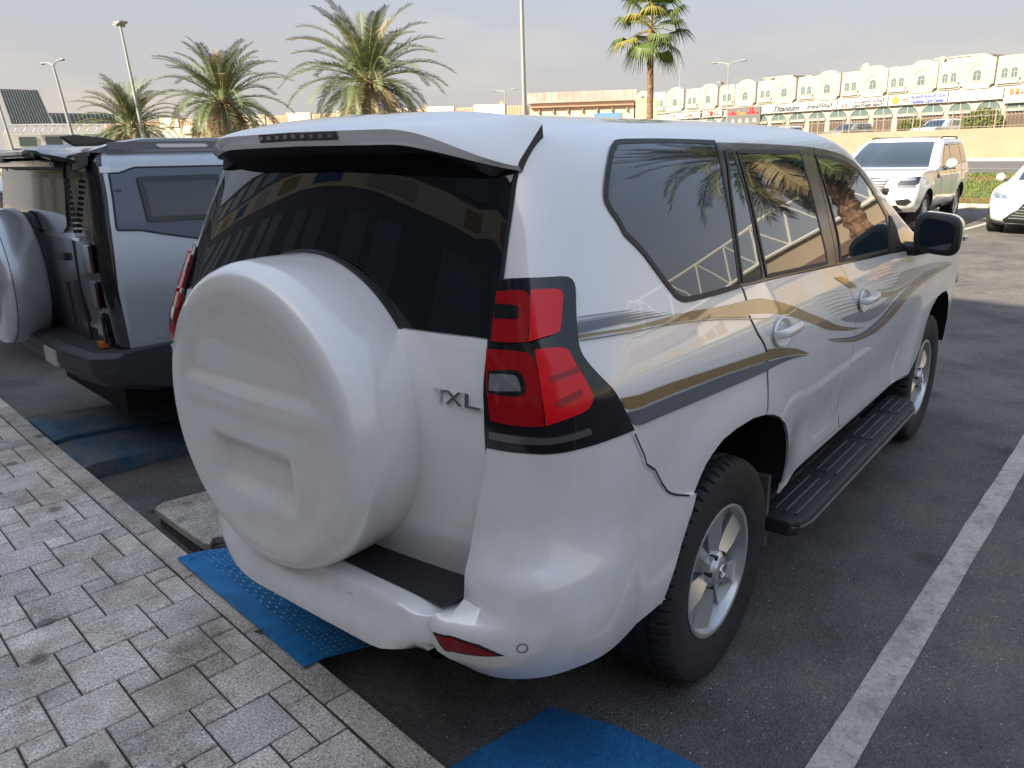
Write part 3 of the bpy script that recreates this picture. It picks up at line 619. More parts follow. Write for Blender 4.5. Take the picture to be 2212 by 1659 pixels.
# badge
tb, vbg = PS.byy(.610, 1.172, False)
pc = Vector(PS.P(tb, vbg)); nb = PS.nrm(tb, vbg); ex = Vector((0, -1, 0)); ex = (ex-nb*ex.dot(nb)).normalized(); ey = nb.cross(ex)
Mb = Matrix((( ex.x, ey.x, nb.x, pc.x+nb.x*.005), (ex.y, ey.y, nb.y, pc.y+nb.y*.005), (ex.z, ey.z, nb.z, pc.z+nb.z*.005), (0, 0, 0, 1)))
text_mesh('TX', .034, .006, CHROME, 'badge_lettering', gate, Mb @ Matrix.Translation((-.028, 0, 0)), width=.085, bold=.01)
text_mesh('L', .034, .006, CHROME, 'badge_lettering', gate, Mb @ Matrix.Translation((.046, 0, 0)), width=.045, bold=.01)
# spoiler
_rz = [(-PS.P(1.9, v)[1], PS.prof(v)[0]) for v in lin(PS.vz(1.70), PS.n-.01, 60)]
def roof_z(y):
    y = abs(y)
    for (y0, z0), (y1, z1) in zip(_rz[:-1], _rz[1:]):
        if y1 <= y <= y0: return z0+(z1-z0)*(y-y0)/(y1-y0) if y1 != y0 else z0
    return _rz[-1][1] if y < _rz[-1][0] else _rz[0][1]
def spoiler_sec(y):
    a = min(1, abs(y)/.655); k = a**3.2; x0 = -.585-.03*k; z0 = roof_z(y)+.004
    xt = -.872+.165*k; zt = 1.803-.006*a-(.095 if y < 0 else .055)*sm(.50, 1.06, a)**1.3
    th = .030*(1-.82*sm(.62, 1., a)); f = lambda q: (x0+(xt-x0)*q, z0+(zt-z0)*q+.010*math.sin(math.pi*q)*(1-k))
    return [f(0), f(.35), f(.75), f(.94), (xt, zt-.006), (xt+.004, zt-th), (xt+.014, zt-th-.012), (xt+.032, zt-th-.014), (-.755+.055*k, zt-.050-.016*(1-k)), (-.70+.04*k, zt-.052-.020*(1-k)), (-.60, zt-.045)]
b = MB(); ys = lin(-.648, .622, 61); V = []; F = []; k = len(spoiler_sec(0))
for y in ys: V += [(x, y, z) for x, z in spoiler_sec(y)]
Fw = []; Fb = []
for i in range(len(ys)-1):
    for j in range(k):
        q = (i*k+j, i*k+(j+1) % k, (i+1)*k+(j+1) % k, (i+1)*k+j)
        (Fb if j in (6, 7, 8, 9) else Fw).append(q)
Fb += [tuple(range(k)), tuple((len(ys)-1)*k+j for j in range(k))[::-1]]
b.add(V, Fw, WHITE); kb = len(b.v); b.add(V, Fb, BLACK)
sp = b.build('spoiler', gate, smooth=32)
b = MB(); V = []; ysl = lin(-.19, .15, 12)
for y in ysl:
    s_ = spoiler_sec(y); V += [(s_[4][0]-.002, y, s_[4][1]-.002), (s_[5][0]-.002, y, s_[5][1]+.001)]
b.add(V, [(2*i, 2*i+1, 2*i+3, 2*i+2) for i in range(11)], AMBER)
for i in range(9):
    y = -.165+.30*i/8; s_ = spoiler_sec(y); b.box((s_[4][0]-.004, y-.008, s_[5][1]+.008), (s_[4][0], y+.008, s_[4][1]-.006), CLEAR)
b.build('brake_light', sp)
# spare wheel cover
SC = Vector((0, -.056, 1.053))
def cover_face(y, z):
    r = math.hypot(y, z); d = 0.
    d += .017*sm(.345, .285, r)*sm(.072, .125, z)*(1-.25*sm(.1, .3, z))
    bx = sm(.195, .150, abs(y-.012))*sm(-.045, -.085, z)*sm(-.235, -.150, z)
    d += .032*bx
    d += .004*sm(.05, .01, z)*sm(.37, .30, r)
    return d
b = MB(); n = 120; V = []; F = []
prof = [(.428, -.885), (.431, -.90), (.431, -1.0), (.4285, -1.06), (.4245, -1.085), (.4215, -1.090), (.4165, -1.108), (.407, -1.122), (.393, -1.130), (.368, -1.135)]+[(r, None) for r in lin(.352, .006, 60)]
for r, x in prof:
    for k in range(n):
        t = 2*math.pi*k/n; y, z = r*math.cos(t), r*math.sin(t)
        xx = x if x is not None else -1.136-.010*(1-(r/.36)**2)+cover_face(y, z)
        V.append((xx, SC.y+y, SC.z+z))
for i in range(len(prof)-1):
    for k in range(n): F.append((i*n+k, i*n+(k+1) % n, (i+1)*n+(k+1) % n, (i+1)*n+k))
F.append(tuple((len(prof)-1)*n+k for k in range(n)))
b.add(V, F, COVER); cov = b.build('spare_wheel_cover', gate, smooth=45)
b = MB(); b.lathe([(.434, -.872), (.438, -.88), (.438, -.893), (.432, -.896)], BLACK, 120, 'x', (0, SC.y, SC.z)); b.lathe([(.40, -.84), (.40, -.89), (.0, -.89)], DARK, 60, 'x', (0, SC.y, SC.z)); b.build('cover_seal', cov, smooth=40)
# rear bumper: corner pieces and a step between
vseam = _bs
def bdep(t, v):
    z = PS.prof(v)[0]
    g = 1-sm(1.10, 1.60, t)*.45-sm(1.45, 2.06, t)*.49
    k_ = 1-sm(.95, 1.30, t); g *= 1+k_*(.30-.62*sm(.652, .674, z))
    pr_ = [(.40, .03), (.44, .055), (.48, .085), (.53, .116), (.58, .132), (.64, .136), (.70, .128), (.745, .116), (.757, .110), (.775, .092), (.81, .066), (.85, .044), (.90, .026), (.98, .010), (1.08, .004)]
    d = pr_[-1][1]
    for a, c in zip(pr_[:-1], pr_[1:]):
        if a[0] <= z <= c[0]: d = a[1]+(c[1]-a[1])*(z-a[0])/(c[0]-a[0])
    return .004+d*g
def PB(t, v, o=0):
    n = PS.nrm(t, max(v, .35)); n = Vector((n.x, n.y, 0)).normalized(); return Vector(PS.P(t, v))+n*(bdep(t, v)+o)
ta = PS.byy(.668, .9, False)[0]; tb0 = PS.byy(.605, .6, False)[0]
ar_low = [q for q in TR['arch_rear'] if PS.P(*q)[0] < -.30]
lo_edge = [(2.035, PS.vz(.50)), (1.95, PS.vz(.495)), (1.75, PS.vz(.49)), (1.5, PS.vz(.485)), (1.32, PS.vz(.468)), (1.2, PS.vz(.460)), (1.13, PS.vz(.463)), (1.07, PS.vz(.482)), (1.03, PS.vz(.508)), (.97, PS.vz(.53))]
hb = [q for q in TR['housing'] if PS.P(*q)[2] < 1.09][::1]
hb = sorted(hb, key=lambda q: q[0])
pol = [(TR['gap'][8][0], hb[0][1])]+[(q[0], q[1]-.03) for q in hb[1:]]+vseam+ar_low+lo_edge+[(tb0, PS.vz(.545)), (tb0, PS.vz(.658)), (ta-.022, PS.vz(.664)), (ta-.016, PS.vz(.70)), (ta-.012, PS.vz(.80)), (ta+.0, PS.vz(.92))]
bc = {}
for sd in (1, -1): bc[sd] = patch(PS, pol, 'rear_bumper_corner', WHITE, suv, thick=.085, side=sd, sharp=0, P=PB, dt=.03, dv=.1, smooth=60)
b = MB()
YS = lin(-.68, .68, 41); V = []; F = []
def step_sec(y):
    a = abs(y)/.7; xo = -1.088+.012*a**3+.062*sm(.58, .68, abs(y))
    lo = .555 if abs(y) < .56 else .575
    kb_ = .02*sm(.60, .45, abs(y))
    zt_ = .672-.014*sm(.55, .63, abs(y)); return [(-.86, zt_), (-1.045+.02*a**3, zt_), (xo+.008, zt_-.004), (xo, .655), (xo-.004, .62), (xo-.004-kb_, .585), (xo+.004-kb_, lo-kb_*1.6), (xo+.03, lo-.02-kb_), (-.95, .49), (-.86, .49)]
k = 10
for y in YS: V += [(x, y, z) for x, z in step_sec(y)]
for i in range(len(YS)-1):
    for j in range(k): F.append((i*k+j, i*k+(j+1) % k, (i+1)*k+(j+1) % k, (i+1)*k+j))
F += [tuple(range(k)), tuple((len(YS)-1)*k+j for j in range(k))]
YI = [i for i in range(len(YS)-1)]
b.add(V, F, WHITE); bumper = b.build('rear_bumper', suv, smooth=50); warp_obj(bumper); warp_obj(bc[-1])
for o in bc.values(): o.parent = bumper
b = MB(); b.prism([(-.955, -.662), (-1.03, -.64)]+[(-1.028, y) for y in lin(-.6, .55, 12)]+[(-1.0, .655), (-.875, .655), (-.875, -.655)], .6715, .679, BLACK); warp_obj(b.build('step_pad', bumper, bevel=.003))
# lower lip blade
b = MB(); pl = lin(-.60, .60, 49); V = []
for y in pl:
    e_ = sm(.605, .40, abs(y)); a = abs(y)/.6
    V += [(-1.078, y, .592), (-1.080-.026*e_+.012*a**2, y, .575), (-1.074-.030*e_+.014*a**2, y, .560-.028*e_), (-1.05-.012*e_, y, .545-.046*e_), (-.98, y, .53-.03*e_)]
b.add(V, [(i*5+j, i*5+j+1, (i+1)*5+j+1, (i+1)*5+j) for i in range(48) for j in range(4)]+[(0, 1, 2, 3, 4), (240, 241, 242, 243, 244)], WHITE); warp_obj(b.build('bumper_lip', bumper, smooth=50))
for sd in (1, -1):
    ry = lambda y, z: PS.byy(y, z, False)
    q_ = [ry(.622, .612), ry(.68, .617), ry(.715, .607), ry(.742, .584), ry(.70, .579), ry(.642, .570)]
    warp_obj(patch(PS, q_, 'reflector', REFL, bumper, thick=.012, side=sd, sharp=0, P=lambda t, v: PB(t, v, .0035), dt=.03, dv=.1))
    ribbon_ = [ry(.612, .618), ry(.685, .623), ry(.722, .612), ry(.752, .580), ry(.70, .573), ry(.635, .563)]
    warp_obj(patch(PS, ribbon_, 'reflector_recess', gap, bumper, thick=.002, side=sd, sharp=0, P=lambda t, v: PB(t, v, .0012), dt=.03, dv=.1))
    for (y, z, x) in ((-.36, .625, -1.0895), ):
        b = MB(); b.lathe([(.0, x), (.012, x), (.0125, x+.004)], WHITE, 24, 'x', (0, y*sd, z)); b.lathe([(.0128, x+.0005), (.0142, x+.0002), (.0142, x+.02)], GREYL, 24, 'x', (0, y*sd, z)); warp_obj(b.build('parking_sensor', bumper, smooth=40))
    tq, vq = 1.27, PS.vz(.60); c0 = PB(tq, vq); ta_ = (PB(tq+.02, vq)-c0).normalized(); tb_ = (PB(tq, vq+.05)-c0).normalized(); nn_ = ta_.cross(tb_).normalized()
    b = MB(); V = []; F = []
    for r, d in ((.0115, .0015), (.0145, .0018), (.0145, -.01)):
        for j in range(24):
            a = 2*math.pi*j/24; p = c0+(ta_*math.cos(a)+tb_*math.sin(a))*r+nn_*d; V.append((p.x, p.y*sd, p.z))
    for i in range(2):
        for j in range(24): F.append((i*24+j, i*24+(j+1) % 24, (i+1)*24+(j+1) % 24, (i+1)*24+j))
    b.add(V, F, GREYD); warp_obj(b.build('parking_sensor', bumper, smooth=40))
# running boards
for sd in (1, -1):
    b = MB(); rb = [(.40, -.86), (.40, -.985), (.43, -1.015), (.50, -1.03), (2.06, -1.03), (2.14, -1.01), (2.20, -.96), (2.22, -.90), (2.22, -.86)]
    b.prism(rb, .365, .425, BLACK, f=lambda u, v, h: (u, v*sd, h)); board = b.build('running_board', suv, bevel=.012)
    b = MB(); b.tube([(.41, -.99*sd, .40), (.45, -1.022*sd, .40), (.52, -1.033*sd, .40), (2.05, -1.033*sd, .40), (2.13, -1.014*sd, .40), (2.2, -.965*sd, .40)], .007, mat('trim_grey', (.07, .07, .075), .4), 8); b.build('board_trim', board, smooth=50)
    for x0, x1 in ((.47, .86), (.93, 1.36), (1.43, 1.82), (1.89, 2.14)):
        b = MB()
        for y in (-.905, -.945, -.985):
            b.box((x0, y*sd-.004, .424), (x1, y*sd+.004, .4295), BLACK)
        b.box((x0, (-.995 if sd > 0 else .895), .424), (x1, (-.895 if sd > 0 else .995), .4262), BLACK)
        b.build('step_tread', board)
    b = MB()
    for x0, x1 in ((.47, .86), (.93, 1.36), (1.43, 1.82), (1.89, 2.14)):
        for y in (-.905, -.945, -.985): b.box((x0+.01, y*sd-.0022, .4295), (x1-.01, y*sd+.0022, .4306), mat('worn_tread', (.16, .16, .165), .45))
    b.build('tread_edges', board)
# mirrors
for sd in (1, -1):
    m = MB(); V = []; F = []; secs = [(-.085, .80, 0), (-.075, .95, .0), (-.05, 1, 0), (.0, 1.0, .004), (.05, .93, .012), (.085, .75, .02), (.105, .45, .03)]; k = 28
    mc_ = Vector((2.03, -1.045, 1.315))
    for dx, sc, _ in secs:
        for j in range(k):
            a = 2*math.pi*j/k; e = 2/3.6
            cy = math.copysign(abs(math.cos(a))**e, math.cos(a)); cz = math.copysign(abs(math.sin(a))**e, math.sin(a))
            V.append((mc_.x+dx+.02*cy*-1, (mc_.y-.108*cy*sc)*sd, mc_.z+.098*cz*sc-.01*cy))
    for i in range(len(secs)-1):
        for j in range(k): F.append((i*k+j, i*k+(j+1) % k, (i+1)*k+(j+1) % k, (i+1)*k+j))
    F += [tuple(range(k))[::-1], tuple((len(secs)-1)*k+j for j in range(k))]
    Fb = [f for f in F if max(f) < 3*k]; Fw = [f for f in F if max(f) >= 3*k]
    m.add(V, Fw, WHITE); m.add(V, Fb, BLACK)
    m.tube([(2.0, -.88*sd, 1.235), (2.02, -.95*sd, 1.235), (2.03, -1.0*sd, 1.25)], .035, BLACK, 12)
    mo = m.build('side_mirror', suv, smooth=40)
    m = MB(); V = []
    for j in range(k):
        a = 2*math.pi*j/k; e = 2/3.6; cy = math.copysign(abs(math.cos(a))**e, math.cos(a)); cz = math.copysign(abs(math.sin(a))**e, math.sin(a))
        V.append((mc_.x-.088-.02*cy, (mc_.y-.096*cy*.80)*sd, mc_.z+.086*cz*.80-.008*cy))
    m.add(V, [tuple(range(k))], GLASS); m.build('mirror_glass', mo)
    m = MB(); m.box((2.00, -1.157*sd-.004, 1.285), (2.07, -1.157*sd+.004, 1.305), CLEAR); m.build('mirror_lamp', mo, bevel=.003)
# windscreen and front (seen only from beside)
v0, v1 = PS.vz(1.24), PS.vz(1.74)
patch(PS, [(3.35, v0), (5, v0), (5, v1), (3.35, v1)], 'windscreen', GLASS, suv, off=.004, thick=.01, mirror=True, sharp=0, dt=.1)
for sd in (1, -1): patch(PS, [(3.1, PS.vz(.86)), (4.1, PS.vz(.86)), (4.1, PS.vz(1.0)), (3.3, PS.vz(1.02))], 'headlight', CLEAR, suv, off=.006, thick=.01, side=sd, sharp=0)
patch(PS, [(4.25, PS.vz(.66)), (5, PS.vz(.66)), (5, PS.vz(1.0)), (4.25, PS.vz(1.0))], 'grille', CHROME, suv, off=.008, thick=.01, mirror=True, sharp=0)
# ------------------------------------------------------------------ ground, kerb and paving
KO = Vector((-.92, 0, 0)); KA = Vector((.1155, .9933, 0)); KB = Vector((.9933, -.1155, 0)); KZ = .12   # along the kerb, across it
def K(p, q, z=0.): v = KO+KB*p+KA*q; return (v.x, v.y, z)
def shader(name, build):
    m = bpy.data.materials.new(name); m.use_nodes = True
    n = m.node_tree.nodes; l = m.node_tree.links; build(n, l, n['Principled BSDF']); return m
def ramp(n, l, src, stops):
    r = n.new('ShaderNodeValToRGB'); e = r.color_ramp.elements
    e[0].position, e[0].color = stops[0][0], (*stops[0][1], 1); e[1].position, e[1].color = stops[-1][0], (*stops[-1][1], 1)
    for p, c in stops[1:-1]: x = e.new(p); x.color = (*c, 1)
    l.new(src, r.inputs[0]); return r.outputs[0]
def tex(n, l, kind, scale, vec, **kw):
    t = n.new('ShaderNodeTex'+kind); t.inputs['Scale'].default_value = scale
    for k, v in kw.items(): t.inputs[k].default_value = v
    l.new(vec, t.inputs['Vector']); return t
def mixc(n, l, mode, fac, a, b_):
    x = n.new('ShaderNodeMix'); x.data_type = 'RGBA'; x.blend_type = mode
    if hasattr(fac, 'links'): l.new(fac, x.inputs[0])
    else: x.inputs[0].default_value = fac
    for v, i in ((a, 6), (b_, 7)):
        if hasattr(v, 'links'): l.new(v, x.inputs[i])
        else: x.inputs[i].default_value = (*v, 1)
    return x.outputs[2]
g1 = lambda v: (v, v, v)
def asphalt(n, l, b):
    p = n.new('ShaderNodeNewGeometry').outputs['Position']
    base = ramp(n, l, tex(n, l, 'Noise', .35, p, Detail=6.).outputs['Fac'], [(.3, (.110, .105, .102)), (.7, (.178, .168, .155))])
    sp = ramp(n, l, tex(n, l, 'Voronoi', 130, p).outputs['Distance'], [(.0, g1(1.65)), (.30, g1(1.0)), (.7, g1(.72))])
    c = mixc(n, l, 'MULTIPLY', 1., base, sp)
    patchy = ramp(n, l, tex(n, l, 'Noise', 1.6, p, Detail=8., Roughness=.7).outputs['Fac'], [(.38, g1(.58)), (.52, g1(.95)), (.66, (1.25, 1.2, 1.12))])
    c = mixc(n, l, 'MULTIPLY', .8, c, patchy)
    oil = ramp(n, l, tex(n, l, 'Voronoi', 1.5, p, Randomness=1.).outputs['Distance'], [(.05, g1(.35)), (.16, g1(1.))])
    c = mixc(n, l, 'MULTIPLY', .6, c, oil)
    dots = ramp(n, l, tex(n, l, 'Voronoi', 34, p).outputs['Distance'], [(.06, (1., .96, .9)), (.10, (.0, .0, .0))])
    c = mixc(n, l, 'ADD', .45, c, dots)
    l.new(c, b.inputs['Base Color']); b.inputs['Roughness'].default_value = .88; b.inputs['Specular IOR Level'].default_value = .25
    bp = n.new('ShaderNodeBump'); bp.inputs['Distance'].default_value = .004
    l.new(tex(n, l, 'Voronoi', 120, p).outputs['Distance'], bp.inputs['Height']); l.new(bp.outputs[0], b.inputs['Normal'])
ASPH = shader('asphalt', asphalt)
def stone(tint):
    def f(n, l, b):
        p = n.new('ShaderNodeNewGeometry').outputs['Position']
        base = ramp(n, l, tex(n, l, 'Noise', 6, p, Detail=5.).outputs['Fac'], [(.3, tuple(c*.82 for c in tint)), (.7, tuple(c*1.1 for c in tint))])
        sp = ramp(n, l, tex(n, l, 'Noise', 135, p, Detail=3., Roughness=.65).outputs['Fac'], [(.34, g1(.30)), (.45, g1(.86)), (.58, g1(1.05)), (.68, g1(1.7))])
        c = mixc(n, l, 'MULTIPLY', 1., base, sp)
        oi = n.new('ShaderNodeObjectInfo'); rv = ramp(n, l, oi.outputs['Random'], [(0, (.86, .87, .9)), (.5, (1, .98, .95)), (1, (1.12, 1.10, 1.08))])
        c = mixc(n, l, 'MULTIPLY', 1., c, rv)
        st = ramp(n, l, tex(n, l, 'Voronoi', 3.1, p, Randomness=1.).outputs['Distance'], [(.085, g1(.30)), (.115, g1(.80)), (.22, g1(1))])
        c = mixc(n, l, 'MULTIPLY', .8, c, st)
        dirt = ramp(n, l, tex(n, l, 'Noise', 2.3, p, Detail=9., Roughness=.75).outputs['Fac'], [(.38, (.45, .41, .35)), (.56, g1(1.))])
        c = mixc(n, l, 'MULTIPLY', .8, c, dirt)
        bl = ramp(n, l, tex(n, l, 'Noise', 4.1, p, Detail=5., Roughness=.65).outputs['Fac'], [(.715, g1(0)), (.735, g1(1))])
        c = mixc(n, l, 'MIX', bl, c, (.06, .22, .42))
        l.new(c, b.inputs['Base Color']); b.inputs['Roughness'].default_value = .85; b.inputs['Specular IOR Level'].default_value = .3
        bp = n.new('ShaderNodeBump'); bp.inputs['Distance'].default_value = .0015
        l.new(tex(n, l, 'Noise', 160, p, Detail=3.).outputs['Fac'], bp.inputs['Height']); l.new(bp.outputs[0], b.inputs['Normal'])
    return f
STONE = shader('granite_paver', stone((.67, .615, .555))); KERB = shader('kerb_concrete', stone((.58, .525, .455)))
SAND = mat('joint_sand', (.060, .052, .038), .95, noise=.5, nscale=25, bump=.003)
b = MB(); X = [-60, -30, -12, -4, 0, 4, 8, 14, 21.6, 30, 60]
b.add([(-900, -900, -.02), (1200, -900, -.02), (1200, 1200, -.02), (-900, 1200, -.02)], [(0, 1, 2, 3)], mat('dry_earth', (.30, .25, .19), .95, noise=.2, nscale=.2)); meta(b.build('ground'), kind='structure')
b = MB(); b.add([K(-.05, -70, 0), (26, -70, 0), (26, 140, 0), K(-.05, 140, 0)], [(0, 1, 2, 3)], ASPH); meta(b.build('parking_asphalt'), kind='structure')
pav = MB(); pav.add([K(-11.05, -14, KZ-.008), K(-.06, -14, KZ-.008), K(-.06, 46, KZ-.008), K(-11.05, 46, KZ-.008)], [(0, 1, 2, 3)], SAND)
pav = meta(pav.build('pavement'), kind='structure')
def bevel_block(poly, h, inset, m, name, dz=.0035):
    n = len(poly); cx = sum(p[0] for p in poly)/n; cy = sum(p[1] for p in poly)/n; V = []
    def shr(d): return [(cx+(p[0]-cx)*(1-d/max(abs(p[0]-cx), .01)), cy+(p[1]-cy)*(1-d/max(abs(p[1]-cy), .01))) for p in poly]
    for d, z in ((0, -h), (0, -dz), (inset, 0)): V += [(x, y, z) for x, y in shr(d)]
    F = [tuple(2*n+i for i in range(n))]
    for k in (0, 1): F += [(k*n+i, k*n+(i+1) % n, (k+1)*n+(i+1) % n, (k+1)*n+i) for i in range(n)]
    me = bpy.data.meshes.new(name); me.from_pydata([(v[1]*KA.x+v[0]*KB.x, v[1]*KA.y+v[0]*KB.y, v[2]) for v in V], [], F); me.materials.append(m); me.update(); return me
A_, B_ = .2085, .1035
gj = .0034
sq = lambda s: [(gj, gj), (s-gj, gj), (s-gj, s-gj), (gj, s-gj)]
meA = bevel_block(sq(A_), .05, .003, STONE, 'paver'); meB = bevel_block(sq(B_), .05, .003, STONE, 'paver')
rng = random.Random(3); rest = MB(); npv = 0
for i in range(-45, 60):
    for j in range(-45, 60):
        p0 = -.501+A_*i+B_*j; q0 = .174-B_*i+A_*j
        for (p, q, s, me) in ((p0, q0, A_, meA), (p0, q0+A_, B_, meB)):
            if p+s < -3.2 or p > -.115 or q < -2.2 or q > 7: continue
            tilt = (rng.uniform(-.006, .006), rng.uniform(-.006, .006)); dz = rng.uniform(-.0025, .001)
            near = p > -1.05 and -.95 < q < 4.75
            if p+s > -.094:
                w = -.096-p
                if w < .02: continue
                pl = [(gj, gj), (w-gj, gj), (w-gj, s-gj), (gj, s-gj)]; mm = bevel_block(pl, .05, .003, STONE, 'paver')
            else: mm = me
            if near and npv < 290:
                o = link(bpy.data.objects.new('paver', mm), pav); o.location = K(p, q, KZ+dz); o.rotation_euler = (tilt[0], tilt[1], 0); npv += 1
            else:
                x, y, z = K(p, q, KZ+dz); rest.add([(v.co.x+x, v.co.y+y, v.co.z+z) for v in mm.vertices], [tuple(f.vertices) for f in mm.polygons], STONE)
o = rest.build('paver', pav, recalc=False); meta(o, kind='stuff')
me = bevel_block([(gj, gj), (.104-gj, gj), (.104-gj, .53-gj), (gj, .53-gj)], .16, .006, KERB, 'kerb_stone', .008)
for k in range(-14, 44):
    o = link(bpy.data.objects.new('kerb_stone', me), pav); o.location = K(-.094+rng.uniform(-.002, .003), -.102+.53*k, KZ+rng.uniform(-.002, .001)); o.rotation_euler = (0, 0, rng.uniform(-.004, .004))
# parking line and blue paint
def worn(col, lo, hi, name, under=(.10, .095, .09), sc=9.):
    def f(n, l, b):
        p = n.new('ShaderNodeNewGeometry').outputs['Position']
        a = tex(n, l, 'Noise', sc, p, Detail=10., Roughness=.75).outputs['Fac']; fa = ramp(n, l, a, [(lo, g1(0)), (hi, g1(1))])
        c = ramp(n, l, tex(n, l, 'Noise', 60, p, Detail=4.).outputs['Fac'], [(.3, tuple(x*.75 for x in col)), (.65, col)])
        st = ramp(n, l, tex(n, l, 'Noise', 3.5, p, Detail=7., Roughness=.7).outputs['Fac'], [(.35, g1(.62)), (.55, g1(1))]); c = mixc(n, l, 'MULTIPLY', .8, c, st)
        cr_ = ramp(n, l, tex(n, l, 'Voronoi', 5.5, p).outputs['Distance'], [(0, g1(1)), (1, g1(1))])
        c = mixc(n, l, 'MIX', fa, under, c); l.new(c, b.inputs['Base Color']); b.inputs['Roughness'].default_value = .8; b.inputs['Specular IOR Level'].default_value = .3
        bp = n.new('ShaderNodeBump'); bp.inputs['Distance'].default_value = .0025
        l.new(tex(n, l, 'Voronoi', 120, p).outputs['Distance'], bp.inputs['Height']); l.new(bp.outputs[0], b.inputs['Normal'])
    return shader(name, f)
LINE = worn((.58, .53, .46), .36, .46, 'worn_line_paint', under=(.27, .25, .22), sc=14.)
def line(x0, y0, x1, y1, w, z=.004):
    d = Vector((x1-x0, y1-y0, 0)).normalized(); s = Vector((-d.y, d.x, 0))*w/2; m = MB(); k = 24; V = []
    for i in range(k+1):
        p = Vector((x0, y0, z)).lerp(Vector((x1, y1, z)), i/k); j = 1+.05*rng.uniform(-1, 1); V += [p-s*j, p+s*j]
    m.add(V, [(2*i, 2*i+1, 2*i+3, 2*i+2) for i in range(k)], LINE); return m
for x0, y0, x1, y1 in ((-.55, -1.352, 4.4, -1.525), (-.35, 1.62, 4.9, 1.30), (14.2, 1.35, 18.9, .86)):
    meta(line(x0, y0, x1, y1, .105).build('parking_line'), kind='structure')
BLUE = worn((.022, .17, .42), .30, .40, 'blue_paint', under=(.10, .095, .085), sc=5.)
BLUEM = mat('blue_steel', (.022, .185, .43), .42, noise=.18, nscale=14, spec=.4)
pts_ = [(-.90, -.485), (-.70, -.53), (-.499, -.572), (-.47, -.68), (-.444, -.784), (-.436, -.93), (-.44, -1.08), (-.60, -1.16), (-1.02, -1.30)]
rag = []
for (xa, ya), (xb, yb) in zip(pts_[:-1], pts_[1:]):
    for i in range(14):
        f = i/14; rag.append((xa+(xb-xa)*f+rng.gauss(0, .0022), ya+(yb-ya)*f+rng.gauss(0, .0022), .005))
b = MB(); rag += [(-1.05, -1.40, .005), (-1.02, -.9, .005)]; b.add(rag, [tuple(range(len(rag)))], BLUE); meta(b.build('blue_paint_patch'), kind='structure')
# chequer-plate ramp between kerb and road
def ramp_plate(q0, q1):
    e = empty('steel_ramp', K(0, q0)); V = []; m = MB()
    L_ = q1-q0
    def pt(s, q, d=0):   # s 0..1 across the bend
        pr_ = [(-.052, KZ+.010), (.03, KZ+.004), (.50, .008)]
        if s < .2: a, c, f = pr_[0], pr_[1], s/.2
        else: a, c, f = pr_[1], pr_[2], (s-.2)/.8
        p = a[0]+(c[0]-a[0])*f; z = a[1]+(c[1]-a[1])*f
        return KB*p+KA*q+Vector((0, 0, z+d))
    for d in (.0, .006):
        for s in (0, .2, 1): V += [pt(s, 0, d), pt(s, L_, d)]
    F = [(6, 7, 9, 8), (8, 9, 11, 10), (0, 2, 3, 1), (2, 4, 5, 3), (0, 1, 7, 6), (4, 10, 11, 5), (0, 6, 8, 2), (2, 8, 10, 4), (1, 3, 9, 7), (3, 5, 11, 9)]
    m.add(V, F, BLUEM); m.build('plate', e)
    m = MB(); WEAR = mat('worn_blue_steel', (.16, .33, .50), .30, metal=.35)
    k = 0
    for i in range(int(L_/.027)):
        for j in range(19):
            q = .02+i*.027; s = .22+j*.041
            if s > .97: continue
            k = (i+j) % 2; c = pt(s, q+.006*(j % 2), .0062); du = (KA if k else (pt(.6, 0)-pt(.5, 0)).normalized()); dv = (KA if not k else (pt(.6, 0)-pt(.5, 0)).normalized())
            a_ = du*.011; c_ = dv*.0036; up = Vector((0, 0, .0030))
            m.add([c-a_, c-c_, c+a_, c+c_, c+up-a_*.5, c+up+a_*.5], [(0, 1, 5, 4), (1, 2, 5), (2, 3, 4, 5), (3, 0, 4)], WEAR)
    meta(m.build('tread_marks', e, recalc=False), kind='stuff')
    m = MB()
    for q in (.04, L_-.05):
        c = pt(.1, q, .006); m.lathe([(.008, 0), (.007, .004), (0, .005)], BLUEM, 10, 'z', tuple(c))
    m.build('plate_bolts', e, smooth=40)
    return e
meta(ramp_plate(.085, 1.115), 'blue chequered steel ramp plate lying from the kerb under the spare wheel', 'ramp plate')
# broken concrete kerb block
e = empty('concrete_block', K(.02, 1.10))
CONC = shader('old_concrete', stone((.42, .39, .345)))
CONCD = mat('broken_concrete', (.055, .048, .042), .95, noise=.4, nscale=30, bump=.012, bscale=40)
m = MB(); bl = [(.07, .66), (.13, .70), (.42, .66), (.50, .60), (.50, .17), (.44, .15), (.36, .17), (.30, .13), (.23, .17), (.19, .12), (.14, .15), (.10, .10), (.085, .14), (.075, .40)]
fb = lambda u, v, h: tuple(KB*u+KA*v+Vector((0, 0, h)))
m.prism(bl, .062, .100, CONC, f=fb); m.build('block_top', e, bevel=.004)
m = MB(); bl2 = [(.085, .65), (.48, .64), (.48, .09), (.38, .06), (.30, .10), (.22, .05), (.15, .07), (.095, .05), (.08, .3)]; m.prism(bl2, 0, .068, CONCD, f=fb); m.build('block_base', e, bevel=.005)
meta(e, 'broken pale concrete kerb block lying on the road beside the blue ramp plate', 'concrete block')
